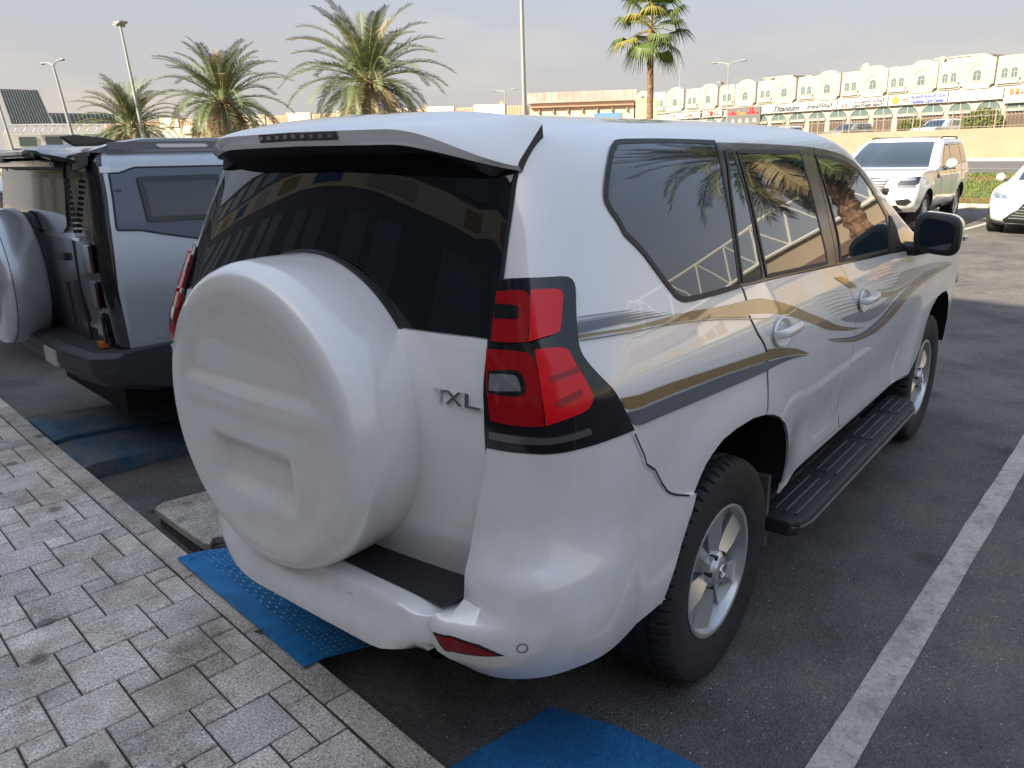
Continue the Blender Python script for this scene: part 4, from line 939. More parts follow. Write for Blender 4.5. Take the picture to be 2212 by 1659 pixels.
# painted timber/steel ramp blocks behind the grey SUV
BLUEW = worn((.03, .11, .20), .36, .60, 'weathered_blue', under=(.16, .145, .125), sc=4.)
e = empty('wooden_ramp', K(.02, 2.62))
for k, (q0, q1, z) in enumerate(((0, .52, .088), (.54, 1.12, .112))):
    m = MB(); m.prism([(0, 0), (0, z), (.08, z+.01), (.95, z*.6), (.95, 0)], q0, q1, BLUEW, f=lambda u, v, h: tuple(KB*u+KA*h+Vector((0, 0, v)))); m.build('ramp_board', e, bevel=.006)
meta(e, 'weathered dark blue stepped ramp blocks on the road behind the grey SUV', 'ramp')
# small litter on the ground
LEAF = mat('dead_leaf', (.10, .07, .035), .8)
for i, (p, q, c) in enumerate(((.14, 1.93, (.02, .015, .012)), (-.055, .38, (.03, .028, .01)), (.05, -.60, (.35, .33, .3)), (.30, -1.33, (.45, .42, .38)))):
    m = MB(); a = rng.uniform(0, 3); V = []
    for t in lin(0, 1, 6):
        x = (t-.5)*.05; w = .009*math.sin(math.pi*min(.97, max(.05, t))); h = .006*math.sin(t*5)+.004
        V += [(x*math.cos(a)-w*math.sin(a), x*math.sin(a)+w*math.cos(a), h), (x*math.cos(a)+w*math.sin(a), x*math.sin(a)-w*math.cos(a), h+.003)]
    m.add(V, [(2*j, 2*j+1, 2*j+3, 2*j+2) for j in range(5)], mat('litter_%d' % i, c, .8)); o = m.build('leaf', loc=K(p, q, .125 if p < .01 else .004))
    meta(o, ['dark curled leaf on the asphalt near the concrete block', 'dry yellowish leaf on the kerb beside the blue ramp plate', 'pale curled scrap at the kerb by the blue paint', 'tiny pale scrap on the asphalt beside the blue paint'][i], 'litter')
# ------------------------------------------------------------------ verge, road, wall and fence (street direction E, across NN)
E = Vector((math.cos(R(72)), math.sin(R(72)), 0)); NN = Vector((math.sin(R(72)), -math.cos(R(72)), 0)); Q0 = Vector((75.24, 7.5, 0))
def ST(s, k, z): v = Q0+E*s-NN*k; return Vector((v.x, v.y, z))
SL = (-160, 260); ZR = .5
grass_m = shader('verge_grass', lambda n, l, b: (lambda p: (l.new(mixc(n, l, 'MULTIPLY', 1., ramp(n, l, tex(n, l, 'Noise', .5, p, Detail=6.).outputs['Fac'], [(.30, (.16, .095, .035)), (.42, (.11, .105, .025)), (.55, (.075, .11, .02)), (.75, (.12, .13, .028))]), ramp(n, l, tex(n, l, 'Noise', 14, p, Detail=4.).outputs['Fac'], [(.3, g1(.6)), (.7, g1(1.2))])), b.inputs['Base Color']), setattr(b.inputs['Roughness'], 'default_value', .95)))(n.new('ShaderNodeNewGeometry').outputs['Position']))
def verge_edge(y): return 21.75+.12*(y-1)
m = MB(); V = []; F = []
ysv = lin(-70, 150, 111)
for y in ysv:
    x0 = verge_edge(y)+.12
    # far edge on the street line k=31
    P0 = ST(0, 39.9, 0); s_ = (y-P0.y)/E.y; x1 = max(P0.x+E.x*s_, x0+4)
    for f in lin(0, 1, 10): V.append((x0+(x1-x0)*f, y, .10+(ZR+.06-.10)*(f**.8)))
for i in range(len(ysv)-1):
    for j in range(9): F.append((i*10+j, i*10+j+1, (i+1)*10+j+1, (i+1)*10+j))
m.add(V, F, grass_m); meta(m.build('grass_verge', smooth=60), kind='structure')
# grass blades
gm = MB(); GB = [mat('grass_blade', (.075, .115, .018), .8), mat('grass_blade_dry', (.17, .11, .04), .8), mat('grass_blade_pale', (.115, .14, .03), .8)]
rg_ = random.Random(5)
for i in range(26000):
    y = rg_.uniform(-7, 11); x0 = verge_edge(y)+.12; P0 = ST(0, 39.9, 0); x1 = P0.x+E.x*(y-P0.y)/E.y; f = rg_.random()**1.5; x = x0+(x1-x0)*f; z = .10+(ZR+.06-.10)*f**.8
    a = rg_.uniform(0, 6.28); h = rg_.uniform(.02, .055)*(1+f); w = .018*(1+f); l_ = rg_.uniform(-.05, .05)
    band = math.sin(f*9+1.2*math.sin(y*.4)); m_ = GB[1] if (band > .80 or rg_.random() < .10) else (GB[0] if rg_.random() < .6 else GB[2])
    gm.add([(x-w*math.cos(a), y-w*math.sin(a), z-.01), (x+w*math.cos(a), y+w*math.sin(a), z-.01), (x+l_, y+l_, z+h)], [(0, 1, 2)], m_)
meta(gm.build('grass', recalc=False), 'sunlit short grass with brown dry streaks on the verge', 'grass', kind='stuff')
m = MB(); V = []
for y in lin(-70, 150, 2): V += [(verge_edge(y)-.06, y, 0), (verge_edge(y)-.06, y, .13), (verge_edge(y)+.12, y, .13), (verge_edge(y)+.12, y, 0)]
m.add(V, [(0, 1, 5, 4), (1, 2, 6, 5), (2, 3, 7, 6)], KERB); meta(m.build('verge_kerb'), kind='structure')
ROADM = mat('road_asphalt', (.10, .093, .086), .9, noise=.12, nscale=.4)
m = MB(); m.add([ST(SL[0], 40.2, ZR), ST(SL[1], 40.2, ZR), ST(SL[1], 17.6, ZR), ST(SL[0], 17.6, ZR)], [(0, 1, 2, 3)], ROADM); meta(m.build('road'), kind='structure')
RL = mat('road_line', (.62, .60, .56), .8)
for k, w, dash in ((39.0, .13, True), (32.4, .15, False), (19.6, .2, False)):
    m = MB(); s = SL[0]
    while s < SL[1]:
        s2 = s+(2.6 if dash else 30); m.add([ST(s, k-w/2, ZR+.004), ST(s2, k-w/2, ZR+.004), ST(s2, k+w/2, ZR+.004), ST(s, k+w/2, ZR+.004)], [(0, 1, 2, 3)], RL); s = s2+(4.2 if dash else .01)
    meta(m.build('road_line'), kind='structure')
m = MB(); m.add([ST(SL[0], 17.6, ZR+.14), ST(SL[1], 17.6, ZR+.14), ST(SL[1], 16.1, ZR+.14), ST(SL[0], 16.1, ZR+.14)], [(0, 1, 2, 3)], mat('sand_strip', (.42, .36, .27), .95)); m.add([ST(SL[0], 17.6, ZR), ST(SL[1], 17.6, ZR), ST(SL[1], 17.6, ZR+.14), ST(SL[0], 17.6, ZR+.14)], [(0, 1, 2, 3)], RL); meta(m.build('road_shoulder'), kind='structure')
SANDW = mat('sand_render', (.265, .215, .15), .9, noise=.06, nscale=.6)
m = MB(); c = [ST(SL[0], 16.2, 0), ST(SL[1], 16.2, 0), ST(SL[1], 15.9, 0), ST(SL[0], 15.9, 0)]
m.add([Vector((v.x, v.y, z)) for z in (.3, 2.5) for v in c], [(4, 5, 6, 7), (0, 1, 5, 4), (2, 3, 7, 6)], SANDW); meta(m.build('retaining_wall'), 'long sand coloured retaining wall beyond the road, below the railing', 'wall')
m = MB(); m.add([ST(SL[0], 15.9, 1.7), ST(SL[1], 15.9, 1.7), ST(SL[1], -30, 1.7), ST(SL[0], -30, 1.7)], [(0, 1, 2, 3)], mat('service_road_asphalt', (.16, .145, .125), .9)); meta(m.build('service_road'), kind='structure')
# railing on the wall
e = empty('metal_railing', ST(0, 16.05, 2.5)); FENM = mat('railing_paint', (.24, .20, .155), .6)
o0 = ST(0, 16.05, 2.5); rail = lambda s, z: ST(s, 16.05, z)-o0
pm = MB(); pm.tube([(0, 0, 0), (0, 0, 1.32)], .045, FENM, 6); pm = pm.build('railing_post', e)
s = -14.4; posts = []
while s < 46:
    for ds in (0, .55):
        o = pm if not posts else link(pm.copy(), e); o.location = rail(s+ds, 2.5); posts.append(o)
    s += 2.75
m = MB(); s = -14.4
while s < 46: m.tube([rail(s, 2.5), rail(s, 3.25), rail(s+.10, 3.45), rail(s, 3.62)], .016, FENM, 4, cap=False); s += .23
meta(m.build('railing_bars', e, recalc=False), kind='stuff')
for z in (2.62, 3.28, 3.62):
    m = MB(); m.tube([rail(-15, z), rail(46, z)], .022, FENM, 5); m.build('rail', e)
meta(e, 'pale metal railing with close vertical bars on top of the retaining wall', 'railing')
# ------------------------------------------------------------------ white arcaded shop building
FW = mat('white_render', (.37, .342, .28), .85, noise=.06, nscale=.8); FW2 = mat('white_moulding', (.39, .365, .305), .8); WG = mat('green_grey_glass', (.10, .14, .125), .12, spec=.6); WF = mat('window_frame_grey', (.32, .33, .31), .6)
SHOP = mat('shopfront_glass', (.10, .075, .055), .2); SIGNW = mat('sign_white', (.40, .385, .34), .6); INK = mat('sign_ink_dark', (.05, .055, .09), .6); INKB = mat('sign_ink_blue', (.03, .07, .32), .6); INKR = mat('sign_ink_red', (.50, .02, .02), .6); YEL = mat('sign_yellow', (.45, .22, .03), .6); SREDP = mat('sign_red', (.52, .015, .02), .6); SGREY = mat('sign_grey', (.12, .115, .11), .6); GROOVE = mat('joint_shadow', (.17, .15, .12), .9)
shop = empty('shop_building', ST(0, 0, 1.7), R(72)); meta(shop, 'long white two storey building with arched windows and shop signs across the road', 'building')
# local frame of the building: x along the street, -y... front face looks along +y (towards the camera), z up from z0
def FP(s, out, z): return (s, out, z-1.7)
m = MB(); m.box(FP(-30, -14, 1.7), FP(47.7, 0, 8.12), FW); m.build('wall', shop)
PK = [-6.0, -.75, 4.2, 9.0, 13.65, 18.55, 23.65, 28.8, 34.2, 39.5, 45.2]
def arch_pts(w, h0, h1, k=10):
    r = w/2; return [(-r, h0)]+[(-r*math.cos(math.pi*i/k), h1-r+r*math.sin(math.pi*i/k)) for i in range(k+1)]+[(r, h0)]
def fprism(poly, s, o0_, o1, m_, mb): mb.prism([(s+u, v) for u, v in poly], o0_, o1, m_, f=lambda u, v, h: FP(u, h, v))
wmesh = {}
def window(s, z0, z1, w, out):
    if (w) in wmesh:
        fr = link(wmesh[w][0].copy(), shop); fr.location = (s, out, z0-1.7); pn = link(wmesh[w][1].copy(), fr); return
    h = z1-z0; pol = arch_pts(w, 0, h)
    m = MB(); big = arch_pts(w+.16, -.08, h+.08); k = len(pol)
    V = [(u, .05, v) for u, v in big]+[(u, .05, v) for u, v in pol]+[(u, 0, v) for u, v in big]+[(u, 0, v) for u, v in pol]
    F = [(i, (i+1) % k, k+(i+1) % k, k+i) for i in range(k)]+[(i, (i+1) % k, 2*k+(i+1) % k, 2*k+i) for i in range(k)]+[(k+i, k+(i+1) % k, 3*k+(i+1) % k, 3*k+i) for i in range(k)]
    m.add(V, F, WF); m.box((-.02, .01, 0), (.02, .045, h-.05), WF); m.box((-w/2, .01, h*.52), (w/2, .045, h*.56), WF)
    fr = m.build('window', shop, loc=(s, out, z0-1.7))
    m = MB(); m.add([(u, .012, v) for u, v in pol], [tuple(range(k))], WG); pn = m.build('pane', fr); wmesh[w] = (fr, pn)
baym = None
for i, s in enumerate(PK):
    if baym is None:
        m = MB(); fprism([(-1.38, 8.25), (-1.38, 6.25), (-1.12, 6.15), (-1.05, 5.9), (1.05, 5.9), (1.12, 6.15), (1.38, 6.25), (1.38, 8.25), (.95, 8.30), (.78, 8.46), (.5, 8.58), (0, 8.62), (-.5, 8.58), (-.78, 8.46), (-.95, 8.30)], 0, -.1, .30, FW, m)
        baym = m.build('bay', shop, loc=(s, 0, 0)); 
        m = MB(); k = 18
        for r0, r1, o in ((.74, .86, .36), (.92, 1.0, .34)):
            V = []; 
            for r in (r0, r1):
                for out in (.29, o):
                    V += [(-r, out, 6.35-1.7)]+[(-r*math.cos(math.pi*j/k), out, 7.05-1.7+r*math.sin(math.pi*j/k)) for j in range(k+1)]+[(r, out, 6.35-1.7)]
            n_ = k+3; F = []
            for j in range(n_-1): F += [(n_+j, n_+j+1, 3*n_+j+1, 3*n_+j), (j, j+1, n_+j+1, n_+j), (2*n_+j, 2*n_+j+1, 3*n_+j+1, 3*n_+j)]
            m.add(V, F, FW2)
        m.build('bay_moulding', baym); m = MB(); m.box((-.02, .30, 7.95-1.7), (.02, .304, 8.60-1.7), GROOVE); m.build('bay_joint', baym)
    else: c = copy_tree(baym, shop); c.location = (s, 0, 0)
    window(s, 6.55, 7.36, .66, .301)
    if i+1 < len(PK):
        c0 = (s+PK[i+1])/2
        m = MB(); fprism([(-1.02, 8.28), (-1.02, 6.2), (-.85, 6.0), (.85, 6.0), (1.02, 6.2), (1.02, 8.28)], c0, -.1, .12, FW, m); m.box(FP(c0-.82, .1, 6.15), FP(c0+.82, .26, 6.5), FW2); m.box(FP(c0-.9, .1, 6.5), FP(c0+.9, .30, 6.56), FW2); m.build('bay', shop)
        for ds in (-.37, .37): window(c0+ds, 6.58, 7.34, .46, .122)
        m = MB(); m.box(FP(c0-1.24, .0, 6.0), FP(c0-1.20, .02, 8.1), GROOVE); m.box(FP(c0+1.20, .0, 6.0), FP(c0+1.24, .02, 8.1), GROOVE); m.build('bay_joint', shop)
m = MB(); m.box(FP(-30, 0, 4.92), FP(47.7, .22, 5.0), FW2); m.box(FP(-30, 0, 5.78), FP(47.7, .2, 5.88), FW2); m.build('cornice', shop)
# ground floor arches and shopfronts
s = -4.1; am = None
while s < 46:
    if am is None:
        m = MB(); pol = [(-.95*math.cos(math.pi*j/16), .68*math.sin(math.pi*j/16)) for j in range(17)]
        m.add([(u, .02, v) for u, v in pol], [tuple(range(17))], WG); am = m.build('arch_pane', shop, loc=(s, 0, 4.24-1.7))
        m = MB()
        V = [(u*f, .08, v*f) for f in (1, 1.1) for u, v in pol]; m.add(V, [(j, j+1, 17+j+1, 17+j) for j in range(16)], FW2); m.build('arch_moulding', am)
        m = MB(); m.box((-.9, .02, -2.5), (.9, .05, -.32), SHOP); m.build('shopfront', am)
        m = MB(); m.box((-1.0, .0, -.25), (1.0, .25, -.04), SIGNW); m.build('lintel_sign', am)
        m = MB(); m.box((-.03, .02, 0), (.03, .05, .66), WF); m.build('arch_mullion', am)
    else: c = copy_tree(am, shop); c.location = (s, 0, 4.24-1.7)
    s += 2.37
BM = shop.matrix_basis.copy(); 
def sign(name, s0, s1, z0, z1, m_, label, out=.22):
    M = Matrix.Translation(ST(s0, 0, z0)) @ Matrix.Rotation(R(72), 4, 'Z')
    b = MB(); b.box((0, out, 0), (s1-s0, out+.12, z1-z0), m_); o = b.build(name); o.matrix_world = M; meta(o, label, 'sign'); return o
def put(o, txt, m_, x, z, h, w=None, shear=0., out=.345, bold=.0):
    # text reads right-to-left in +x, so turn it to face the camera
    return text_mesh(txt, h, .02, m_, 'lettering', o, Matrix.Translation((x, out, z)) @ Matrix.Rotation(math.pi, 4, 'Z') @ Matrix.Rotation(R(90), 4, 'X'), width=w, shear=shear, bold=bold)
def strokes(o, m_, x0, x1, z0, z1, k, seed, out=.345):
    r = random.Random(seed); b = MB(); st = (x1-x0)/k
    for i in range(k):
        x = x0+st*i; h = r.choice((.4, .7, 1.)); b.box((x, out-.02, z0+(z1-z0)*.25), (x+st*.72, out, z0+(z1-z0)*(.25+.22)), m_); b.box((x+st*r.choice((0, .5)), out-.02, z0+(z1-z0)*.2), (x+st*.8, out, z0+(z1-z0)*h), m_)
    return b.build('lettering', o)
o = sign('shop_sign', 17.3, 26.4, 4.98, 5.80, SIGNW, 'white fascia sign reading Titanium in dark script with its Arabic name'); put(o, 'Titanium', INK, 5.9, .38, .55, 3.2, .35, bold=.03); put(o, arabic('تيتانيوم'), INK, 1.9, .40, .62, 2.9, bold=.03)
o = sign('shop_sign', 12.0, 17.2, 4.98, 5.80, SIGNW, 'white fascia sign reading LEATHER SEAT in dark letters'); put(o, 'LEATHER SEAT', INK, 1.95, .17, .24, 3.2, .25, bold=.04); put(o, arabic('ليذر سيت'), INK, 1.85, .55, .40, 3.0, bold=.03); put(o, 'LS', INKR, 4.4, .25, .3, .65, .2, bold=.02)
o = sign('shop_sign', 6.45, 11.9, 4.98, 5.84, SIGNW, 'white fascia sign reading Technical Care Center in blue with an orange disc'); put(o, 'Technical Care Center', INKB, 1.75, .20, .30, 3.0, .25, bold=.035); put(o, arabic('مركز الرعاية التقنية'), INKB, 1.75, .60, .36, 3.1, bold=.03)
b = MB(); b.prism([(.33*math.cos(2*math.pi*i/24)+4.75, .33*math.sin(2*math.pi*i/24)+.42) for i in range(24)], .34, .36, YEL, f=lambda u, v, h: (u, h, v)); b.build('emblem_disc', o); put(o, 'TCC', INKR, 3.75, .36, .28, .6, .3, bold=.03)
o = sign('shop_sign', 26.55, 31.35, 3.95, 5.74, SGREY, 'grey shop sign with red and yellow Arabic lettering above white icons'); strokes(o, SREDP, 3.3, 4.7, .92, 1.75, 4, 1); strokes(o, YEL, 1.95, 3.25, .92, 1.75, 4, 2); strokes(o, SREDP, .25, 1.9, .92, 1.75, 5, 3)
for i in range(4):
    b = MB(); b.prism([(.24*math.cos(2*math.pi*j/6)+.75+1.0*i, .24*math.sin(2*math.pi*j/6)+.45) for j in range(6)], .34, .36, SIGNW, f=lambda u, v, h: (u, h, v)); b.build('icon', o)
o = sign('shop_sign', 32.0, 34.9, 5.0, 5.72, SIGNW, 'white fascia sign with small red emblem and two lines, left of the grey sign'); strokes(o, INKR, .2, 1.2, .42, .68, 5, 4); strokes(o, INKR, .2, 1.2, .1, .36, 5, 5); strokes(o, INKR, 1.9, 2.75, .42, .68, 4, 6); strokes(o, INKR, 1.9, 2.75, .1, .36, 4, 7)
b = MB(); b.prism([(.26*math.cos(2*math.pi*i/20)+1.55, .3*math.sin(2*math.pi*i/20)+.36) for i in range(20)], .34, .36, INKR, f=lambda u, v, h: (u, h, v)); b.build('emblem_disc', o)
o = sign('shop_sign', 35.3, 40.2, 5.0, 5.70, SIGNW, 'white fascia sign with bright red lettering at the left end of the arcade'); strokes(o, SREDP, 1.1, 2.6, .1, .62, 5, 8); strokes(o, YEL, 3.0, 3.2, .1, .5, 1, 9); strokes(o, SREDP, 4.1, 4.6, .15, .5, 2, 10)
o = sign('shop_sign', 1.9, 6.35, 4.98, 5.80, mat('sign_cream', (.66, .62, .54), .6), 'cream fascia sign with faint grey lettering and Arabic words'); strokes(o, mat('faint_ink', (.45, .43, .38), .6), 2.2, 4.1, .35, .68, 9, 11); put(o, arabic('سكن'), WF, .8, .5, .4, 1.2); strokes(o, WF, .3, 1.4, .1, .3, 6, 12)
o = sign('shop_sign', -3.2, 1.8, 4.6, 5.9, SIGNW, 'orange and white shop sign at the right edge of the arcade'); strokes(o, mat('sign_orange', (.45, .16, .07), .6), 3.4, 4.7, .5, 1.1, 3, 13); strokes(o, SREDP, .4, 2.9, .8, 1.15, 7, 14); strokes(o, SREDP, .4, 2.9, .35, .65, 7, 15)
# things on the roof
for i, (s, k, w, h, z) in enumerate(((4.6, -1.2, 4.2, .55, 8.12), (24.0, -1.2, 3.6, .5, 8.12))):
    b = MB(); b.box((0, -3, 0), (w, 0, h), FW); b.box((-.1, -3.1, h), (w+.1, .1, h+.1), FW2); o = b.build('roof_parapet_block', shop, loc=(s, k, z-1.7))
def dish(s, z, r, label):
    e = empty('satellite_dish', ST(s, -.8, z)); b = MB(); b.lathe([(0, -.10*r), (r*.5, -.06*r), (r, .12*r)], mat('dish_grey', (.20, .195, .18), .6), 18, 'x'); d = b.build('dish', e, smooth=60); d.location = (0, 0, r+.25); d.rotation_euler = (0, R(25), R(-20))
    b = MB(); b.tube([(0, 0, 0), (0, 0, r+.25)], .05, WF, 6); b.build('mast', e); meta(e, label, 'dish')
dish(15.5, 8.0, .45, 'grey satellite dish on the roof above the leather seat sign'); dish(8.1, 8.0, .36, 'small satellite dish beside the raised roof block on the right')
for i, (s, w, h) in enumerate(((33.4, .5, .7), (26.2, .3, .5), (21.2, .8, .35), (11.9, .6, .3))):
    b = MB(); b.box((0, -.6, 0), (w, 0, h), mat('roof_unit_grey', (.30, .27, .24), .7)); b.box((.06, .0, .06), (w-.06, .03, h-.08), SGREY); o = b.build('roof_unit', bevel=.03); o.matrix_world = Matrix.Translation(ST(s, -.7, 8.12)) @ Matrix.Rotation(R(72), 4, 'Z')
    meta(o, ['brown box unit on the white roof just left of the twin street lamp', 'slim dark unit on the white roof right of the twin street lamp', 'low wide grey unit on the white roof above the Titanium sign', 'low grey unit on the white roof beside the technical care sign'][i], 'roof unit')
# ------------------------------------------------------------------ palms
BARK = mat('palm_bark', (.16, .095, .055), .95, noise=.45, nscale=9, bump=.02)
FROND = [mat('frond_green', (.080, .115, .040), .5), mat('frond_olive', (.125, .140, .055), .55), mat('frond_dry', (.24, .185, .095), .75), mat('frond_rib', (.30, .30, .14), .55)]
def date_palm(loc, H, Rc, seed, label, lean=(0, 0), name='date_palm'):
    r = random.Random(seed); e = empty(name, loc); top = Vector((lean[0], lean[1], H))
    cp = lambda f: Vector((lean[0]*f*f, lean[1]*f*f, H*f)); b = MB(); V = []; F = []; n = 14; rows = 46
    for i in range(rows):
        f = i/(rows-1); c = cp(f); rad = (.27-.06*math.sin(f*math.pi)+.10*sm(.80, .97, f)-.16*sm(.97, 1, f))
        for k in range(n):
            a = 2*math.pi*(k+.5*(i % 2))/n; q = rad*(1.14 if i % 2 else .90)*r.uniform(.92, 1.1); V.append((c.x+q*math.cos(a), c.y+q*math.sin(a), c.z+r.uniform(-.02, .02)))
    for i in range(rows-1):
        for k in range(n): F.append((i*n+k, i*n+(k+1) % n, (i+1)*n+(k+1) % n, (i+1)*n+k))
    b.add(V, F, BARK); b.build('trunk', e)
    b = MB(); nf = 84
    for i in range(nf):
        f = i/(nf-1); az = i*2.39996+r.uniform(-.25, .25)
        el = R(84-134*f**1.0)+r.uniform(-.12, .12); Ln = Rc*(.80+.28*math.sin(math.pi*min(1, f+.18)))*r.uniform(.88, 1.08)
        droop = (1.05+.75*f)*r.uniform(.8, 1.2)
        dry = f > .80 or r.random() < .08; ml = FROND[2] if dry else (FROND[0] if r.random() < .55 else FROND[1])
        p = top+Vector((.16*math.cos(az), .16*math.sin(az), -.25*f)); pts = [p.copy()]; e_ = el; st = Ln/13
        side = Vector((-math.sin(az), math.cos(az), 0)); tw = r.uniform(-.25, .25); azc = az
        for j in range(13):
            azc += tw/13; d = Vector((math.cos(azc)*math.cos(e_), math.sin(azc)*math.cos(e_), math.sin(e_))); p = p+d*st; pts.append(p.copy()); e_ -= droop/13*(.4+1.2*j/13)
        b.tube(pts, [.035*(1-.85*j/13)+.003 for j in range(14)], FROND[3], 4, cap=False)
        nl = 52
        for q in range(nl):
            t = .16+.84*q/(nl-1); x = t*13; j = min(12, int(x)); c = pts[j].lerp(pts[j+1], x-j); d = (pts[j+1]-pts[j]).normalized(); s_ = d.cross(Vector((0, 0, 1)))
            if s_.length < .05: s_ = side.copy()
            s_.normalize(); up = s_.cross(d)
            ll = Rc*.165*(math.sin(math.pi*min(1, .12+.80*t))**.6)*r.uniform(.8, 1.15)
            for sg in (-1, 1):
                dl = (s_*sg*.80+d*(.55+.35*t)+up*r.uniform(.10, .42)).normalized(); w = d*.021*Rc/3.2
                tip = c+dl*ll-Vector((0, 0, ll*.10)); mid = c+dl*ll*.5
                b.add([c-w*.5, c+w*.5, mid+w, tip, mid-w], [(0, 1, 2, 4), (4, 2, 3)], ml)
    for i in range(7):
        az = r.uniform(0, 6.28); c = top+Vector((.2*math.cos(az), .2*math.sin(az), -.25)); b.tube([c, c+Vector((.5*math.cos(az), .5*math.sin(az), -.1)), c+Vector((.75*math.cos(az), .75*math.sin(az), -.6))], [.03, .02, .01], mat('date_stalk', (.42, .20, .05), .7), 4)
    meta(b.build('crown', e, recalc=False), None); meta(e, label, 'palm tree', 'date palms on the verge'); return e
date_palm((21.55, 25.2, .1), 4.75, 3.4, 11, 'largest and nearest date palm in the left half, just behind the SUV roof', (.1, .1))
date_palm((21.9, 36.3, .1), 4.55, 3.35, 12, 'middle date palm, between the tall mast and the largest palm', (-.35, .25))
date_palm((25.1, 53.8, .1), 4.0, 3.55, 13, 'smallest date palm on the left, standing in front of the grey ribbed hoarding', (0, .1))
date_palm((14.6, -4.6, .1), 5.9, 3.6, 14, 'tall date palm beside the parked white coupe, outside the right edge', (0, .1))
def fan_palm(loc, H, label):
    r = random.Random(21); e = empty('fan_palm', loc); b = MB(); n = 14; rows = 40; V = []; F = []
    for i in range(rows):
        f = i/(rows-1); rad = .155-.015*f+(.10*(1-f)**4)
        for k in range(n):
            a = 2*math.pi*k/n; q = rad*(1.05 if i % 3 == 0 else .97)*r.uniform(.97, 1.03); V.append((q*math.cos(a)+.05*math.sin(f*5), q*math.sin(a), H*f))
    for i in range(rows-1):
        for k in range(n): F.append((i*n+k, i*n+(k+1) % n, (i+1)*n+(k+1) % n, (i+1)*n+k))
    b.add(V, F, mat('fan_palm_bark', (.19, .12, .07), .95, noise=.3, nscale=8, bump=.02)); b.build('trunk', e)
    FG = [mat('fan_leaf', (.075, .115, .022), .5), mat('fan_leaf_yellow', (.20, .18, .03), .55), mat('fan_leaf_dark', (.045, .075, .02), .5)]
    b = MB(); top = Vector((0, 0, H)); nf = 27
    for i in range(nf):
        f = i/(nf-1); az = i*2.39996; el = R(85-125*f)+r.uniform(-.25, .25); L_ = r.uniform(.8, 1.35); d = Vector((math.cos(az)*math.cos(el), math.sin(az)*math.cos(el), math.sin(el)))
        c = top+Vector((0, 0, .35-.5*f)); h = c+d*L_-Vector((0, 0, .12*L_)); b.tube([c, c+d*L_*.5, h], [.03, .02, .014], FG[1], 4, cap=False)
        s_ = d.cross(Vector((0, 0, 1)))
        if s_.length < .05: s_ = Vector((-math.sin(az), math.cos(az), 0))
        s_.normalize(); up = s_.cross(d); ml = FG[1] if r.random() < .28 else (FG[0] if r.random() < .6 else FG[2]); k = 30; Lf = r.uniform(1.0, 1.3)
        for j in range(k):
            a = (j/(k-1)-.5)*R(190); dd = d*math.cos(a)+s_*math.sin(a); w = (s_*math.cos(a)-d*math.sin(a))*.034; ll = Lf*(1-.25*abs(a)/1.9)
            m1 = h+dd*ll*.55+up*.04; tip = h+dd*ll*.92-Vector((0, 0, ll*r.uniform(.25, .6))); b.add([h-w*.15, h+w*.15, m1+w, m1-w, tip], [(0, 1, 2, 3), (3, 2, 4)], ml)
    b.build('crown', e, recalc=False); meta(e, label, 'palm tree'); return e
fan_palm((30.9, 16.85, .45), 6.35, 'fan palm with a bare slim trunk rising above the white SUV roof')
BUSH = [mat('clipped_green', (.07, .095, .02), .7), mat('clipped_green_light', (.12, .14, .03), .7)]
def clipped(loc, w, h, seed, label):
    r = random.Random(seed); e = empty('clipped_tree', loc); b = MB(); b.tube([(0, 0, 0), (0, 0, h*.4)], .12, BARK, 7); b.build('trunk', e); b = MB()
    for i in range(2600):
        a = r.uniform(0, 6.28); t = math.acos(r.uniform(-.5, 1)); q = r.uniform(.88, 1.02); c = Vector((w*math.sin(t)*math.cos(a), w*math.sin(t)*math.sin(a), h*.45+h*.55*math.cos(t)))*1.; c = Vector((c.x*q, c.y*q, c.z*q)); u = Vector((r.uniform(-1, 1), r.uniform(-1, 1), r.uniform(-1, 1)))*.11; v = Vector((r.uniform(-1, 1), r.uniform(-1, 1), r.uniform(-1, 1)))*.11
        b.add([c-u, c+v, c+u, c-v], [(0, 1, 2, 3)], BUSH[r.random() < .4])
    b.build('crown', e, recalc=False); meta(e, label, 'tree', 'clipped trees behind the railing')
clipped(ST(-2.8, 12, 1.7), 1.35, 2.15, 1, 'wide dome shaped clipped tree behind the railing near the right edge'); clipped(ST(2.05, 12.5, 1.7), .95, 1.75, 2, 'small clipped tree behind the railing left of the large dome')
def far_tree(loc, w, h, seed, label):
    r = random.Random(seed); e = empty('leafy_tree', loc); b = MB(); b.tube([(0, 0, 0), (.1, 0, h*.5), (.2, .1, h*.8)], [.16, .12, .05], BARK, 6); b.build('trunk', e); b = MB()
    for i in range(1500):
        a = r.uniform(0, 6.28); t = math.acos(r.uniform(-1, 1)); q = r.uniform(.3, 1.05)**.5; c = Vector((w*q*math.sin(t)*math.cos(a), w*q*math.sin(t)*math.sin(a), h*.65+h*.38*q*math.cos(t))); u = Vector((r.uniform(-1, 1), r.uniform(-1, 1), r.uniform(-1, 1)))*.16; v = Vector((r.uniform(-1, 1), r.uniform(-1, 1), r.uniform(-1, 1)))*.16
        b.add([c-u, c+v, c+u, c-v], [(0, 1, 2, 3)], BUSH[r.random() < .5])
    b.build('crown', e, recalc=False); meta(e, label, 'tree')
far_tree((11.0, 44.5, .1), 1.1, 2.6, 4, 'yellow green leafy tree at the left edge behind the grey SUV')
